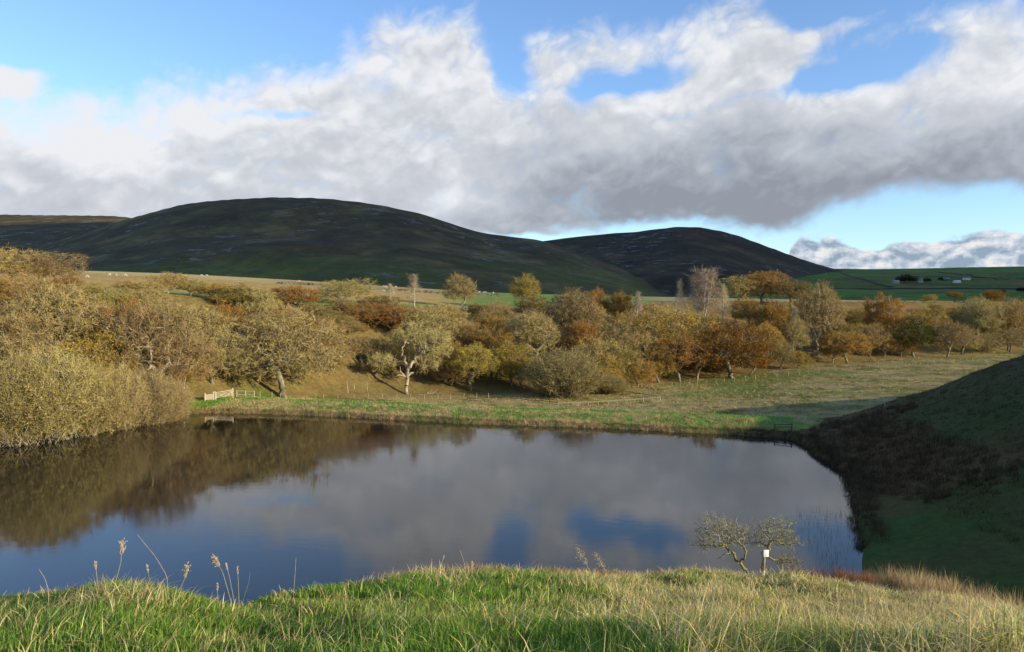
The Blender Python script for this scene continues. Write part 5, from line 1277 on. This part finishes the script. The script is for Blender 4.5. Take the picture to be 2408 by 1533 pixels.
# right-hand shaded hill
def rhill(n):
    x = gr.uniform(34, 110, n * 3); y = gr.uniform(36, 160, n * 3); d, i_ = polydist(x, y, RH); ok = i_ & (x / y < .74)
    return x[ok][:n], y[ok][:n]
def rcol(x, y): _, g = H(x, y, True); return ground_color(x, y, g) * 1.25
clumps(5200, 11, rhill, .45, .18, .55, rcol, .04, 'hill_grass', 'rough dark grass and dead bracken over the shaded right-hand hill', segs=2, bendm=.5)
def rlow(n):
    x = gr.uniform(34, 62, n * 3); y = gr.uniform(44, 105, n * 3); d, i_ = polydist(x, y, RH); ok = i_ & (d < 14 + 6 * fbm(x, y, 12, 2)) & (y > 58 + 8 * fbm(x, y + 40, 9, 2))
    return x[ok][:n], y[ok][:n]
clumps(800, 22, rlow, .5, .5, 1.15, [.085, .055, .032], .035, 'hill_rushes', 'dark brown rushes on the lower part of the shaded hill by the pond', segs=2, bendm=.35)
# reeds standing in the water at the near right
def inw(n):
    u = gr.normal(1945, 45, n); y = gr.uniform(50, 66, n); return (u - 1204) / F * y, y
x, y = inw(420); z = np.full(420, -.25)
V, T_, m_ = blades(np.c_[x, y, z], gr.uniform(.3, .9, 420), np.full(420, .02), np.abs(gr.normal(.15, .1, 420)), gr.random(420) * 6.28, gr, 2)
tag(mesh_np('reeds', V, T_, M_dry, col=np.repeat(jitcol(np.broadcast_to(np.array([.10, .07, .05]), (420, 3)), gr, 420), m_, 0)), 'thin brown reeds standing in the water behind the hawthorn', 'reeds', kind='stuff')
# slope undergrowth: bracken and seedlings
def slope(n, bias=1.0):
    u = gr.uniform(-80, 2500, n); f = np.interp(u, UG, K_foot); e = np.interp(u, UG, K_edge); y = f + (e - f) * gr.random(n) ** bias * 1.02; return (u - 1204) / F * y, y
def scol(x, y):
    n2 = fbm(x + 90, y, 11, 3); n3 = fbm(x, y + 200, 25, 3); u = 1204 + F * x / y
    return mixc(mixc(np.broadcast_to(np.array([.30, .22, .085]), x.shape + (3,)).copy(), np.array([.36, .21, .085]), sm(n2 + .3 * sm(u, 1300, 1700) - .3 * (1 - sm(u, 950, 1250)), -.1, .3)), np.array([.15, .18, .05]), sm(n3, .1, .4) * .8)
clumps(6500, 10, lambda n: slope(n, .9), .45, .2, .7, scol, .055, 'bracken', 'russet bracken and rough grass under the trees of the slope', segs=2, bendm=.7)
# plateau turf
def scr(n):
    u = gr.uniform(-60, 2500, n); e = np.interp(u, UG, K_edge); c_ = np.interp(u, UG, K_cr); y = e + (c_ - e) * gr.random(n) ** 1.3; return (u - 1204) / F * y, y
x, y = scr(16000); z, gi = H(x, y, True); c = ground_color(x, y, gi) * 1.1
grass('field_grass', 'tufted grass of the sunlit plateau field', x, y, gr.uniform(.1, .35, len(x)), np.full(len(x), .10), np.abs(gr.normal(.5, .2, len(x))), gr.random(len(x)) * 6.28, jitcol(c, gr, len(x)), 2, M_blade)

# ------------------------------------------------------------------ tall stems on the near left and middle crest
M_stem = mat_simple('seed_stem', (.52, .42, .26), (.40, .33, .18), 30); M_seed = mat_simple('seed_head', (.62, .50, .34), (.42, .32, .2), 60); M_stemg = mat_simple('green_stem', (.2, .28, .1), (.14, .2, .07), 30)
def wpt(u, v, Yp): return np.array([(u - 1204) / F * Yp, Yp, CAMZ - (v - HZ) / F * Yp])
def stalk(path, Yp, head, label, mat=None, r=.0028):
    P_ = np.array([wpt(u, v, Yp) for u, v in path]); b = P_[0].copy(); b[2] = min(b[2], Hs(b[0], b[1])) - .03
    P_ = np.vstack([b, P_]) if np.linalg.norm(b - P_[0]) > .02 else P_
    root = tag(empty('grass_stalk', tuple(b)), label, 'grass stalk', 'tall grass stalks on the near crest')
    tt = np.linspace(0, len(P_) - 1, 14); Q = np.c_[[np.interp(tt, np.arange(len(P_)), P_[:, k]) for k in range(3)]].T - b
    rr = np.linspace(r, r * .5, len(Q)); V, T_ = tubes(Q[:-1], Q[1:], rr[:-1], rr[1:], 5); mesh_np('stem', V, T_, mat or M_stem, parent=root, smooth=True)
    if head:
        n = {'spike': 40, 'panicle': 90, 'airy': 70}[head]; Lh = {'spike': .07, 'panicle': .11, 'airy': .30}[head] * (Yp / 6.5) ** .3; rad = {'spike': .006, 'panicle': .02, 'airy': .06}[head]
        d = Q[-1] - Q[-4]; d /= np.linalg.norm(d); t = gr.random(n); c = Q[-1] - d * (t * Lh)[:, None]
        c = c + gr.normal(0, 1, (n, 3)) * (rad * (.3 + t) * (1.1 - t) * 1.6)[:, None] + np.array([0, 0, -.3]) * rad
        s_ = {'spike': .007, 'panicle': .0085, 'airy': .008}[head] * (Yp / 6.5) ** .5
        ax = np.tile(d, (n, 1)) + gr.normal(0, .5, (n, 3)); ax /= np.linalg.norm(ax, axis=1)[:, None]
        V1, T1 = tubes(c - ax * s_, c, np.full(n, s_ * .15), np.full(n, s_ * .5), 4); V2, T2 = tubes(c, c + ax * s_, np.full(n, s_ * .5), np.full(n, s_ * .1), 4)
        V3, T3 = tubes(np.tile(Q[-1], (n, 1)) - d * (np.minimum(t + .12, 1) * Lh)[:, None], c, np.full(n, .0006), np.full(n, .0005), 3)
        ac = Acc(); ac.add(V1, T1); ac.add(V2, T2); ac.add(V3, T3); V, T_, _ = ac.get(); mesh_np('seed_head', V, T_, M_seed, parent=root)
for path, Yp, head, lb, mt in [
    ([(259, 1392), (277, 1327), (281, 1275)], 6.6, 'panicle', 'upright stalk with a feathery seed head, tallest at the left', None),
    ([(388, 1400), (386, 1360), (359, 1313), (317, 1261)], 6.8, None, 'long bare stalk arching to the left against the water', None),
    ([(222, 1388), (216, 1324)], 6.6, 'spike', 'thin stalk left of the tallest feathery one', None),
    ([(404, 1412), (428, 1367), (434, 1333)], 7.2, 'panicle', 'small feathery stalk right of the arching bare one', None),
    ([(538, 1424), (518, 1350), (496, 1312)], 7.6, 'panicle', 'stalk with a heavy drooping seed head, leftmost of the close trio', None),
    ([(545, 1422), (535, 1367), (526, 1328)], 7.6, 'spike', 'stalk with a narrow seed head, middle of the close trio', None),
    ([(556, 1426), (555, 1380), (553, 1337)], 7.6, 'spike', 'straight stalk, rightmost of the close trio', None),
    ([(563, 1426), (581, 1370), (583, 1350)], 7.7, None, 'slim green stalk leaning right beside the close trio', M_stemg),
    ([(684, 1420), (690, 1350), (692, 1316)], 9.6, None, 'very thin straight stalk standing alone right of the trio', None),
    ([(349, 1390), (341, 1350), (338, 1332)], 6.8, 'spike', 'short green stalk between the tallest and the arching one', M_stemg),
    ([(104, 1392), (96, 1365), (83, 1344)], 6.4, None, 'short bent stalk near the left border', None),
    ([(505, 1420), (505, 1376)], 7.4, 'spike', 'short stalk just left of the close trio', None),
    ([(1040, 1358), (1037, 1330), (1043, 1310)], 14.5, 'spike', 'crooked stalk in the brown tufts of the middle crest', None),
    ([(1097, 1360), (1090, 1325), (1081, 1298)], 15.5, None, 'straight bare stalk leaning left on the middle crest', None),
    ([(1108, 1360), (1109, 1325)], 15.5, 'panicle', 'white-tipped short stalk on the middle crest', None),
    ([(1401, 1380), (1378, 1325), (1357, 1290)], 15.0, 'airy', 'tall airy plume leaning left, larger of the two on the crest', None),
    ([(1441, 1375), (1420, 1335), (1400, 1304)], 16.0, 'airy', 'smaller airy plume just right of the larger one', None)]:
    stalk(path, Yp, head, lb, mt, r=.0028 * max(1, (Yp / 7) ** .8))
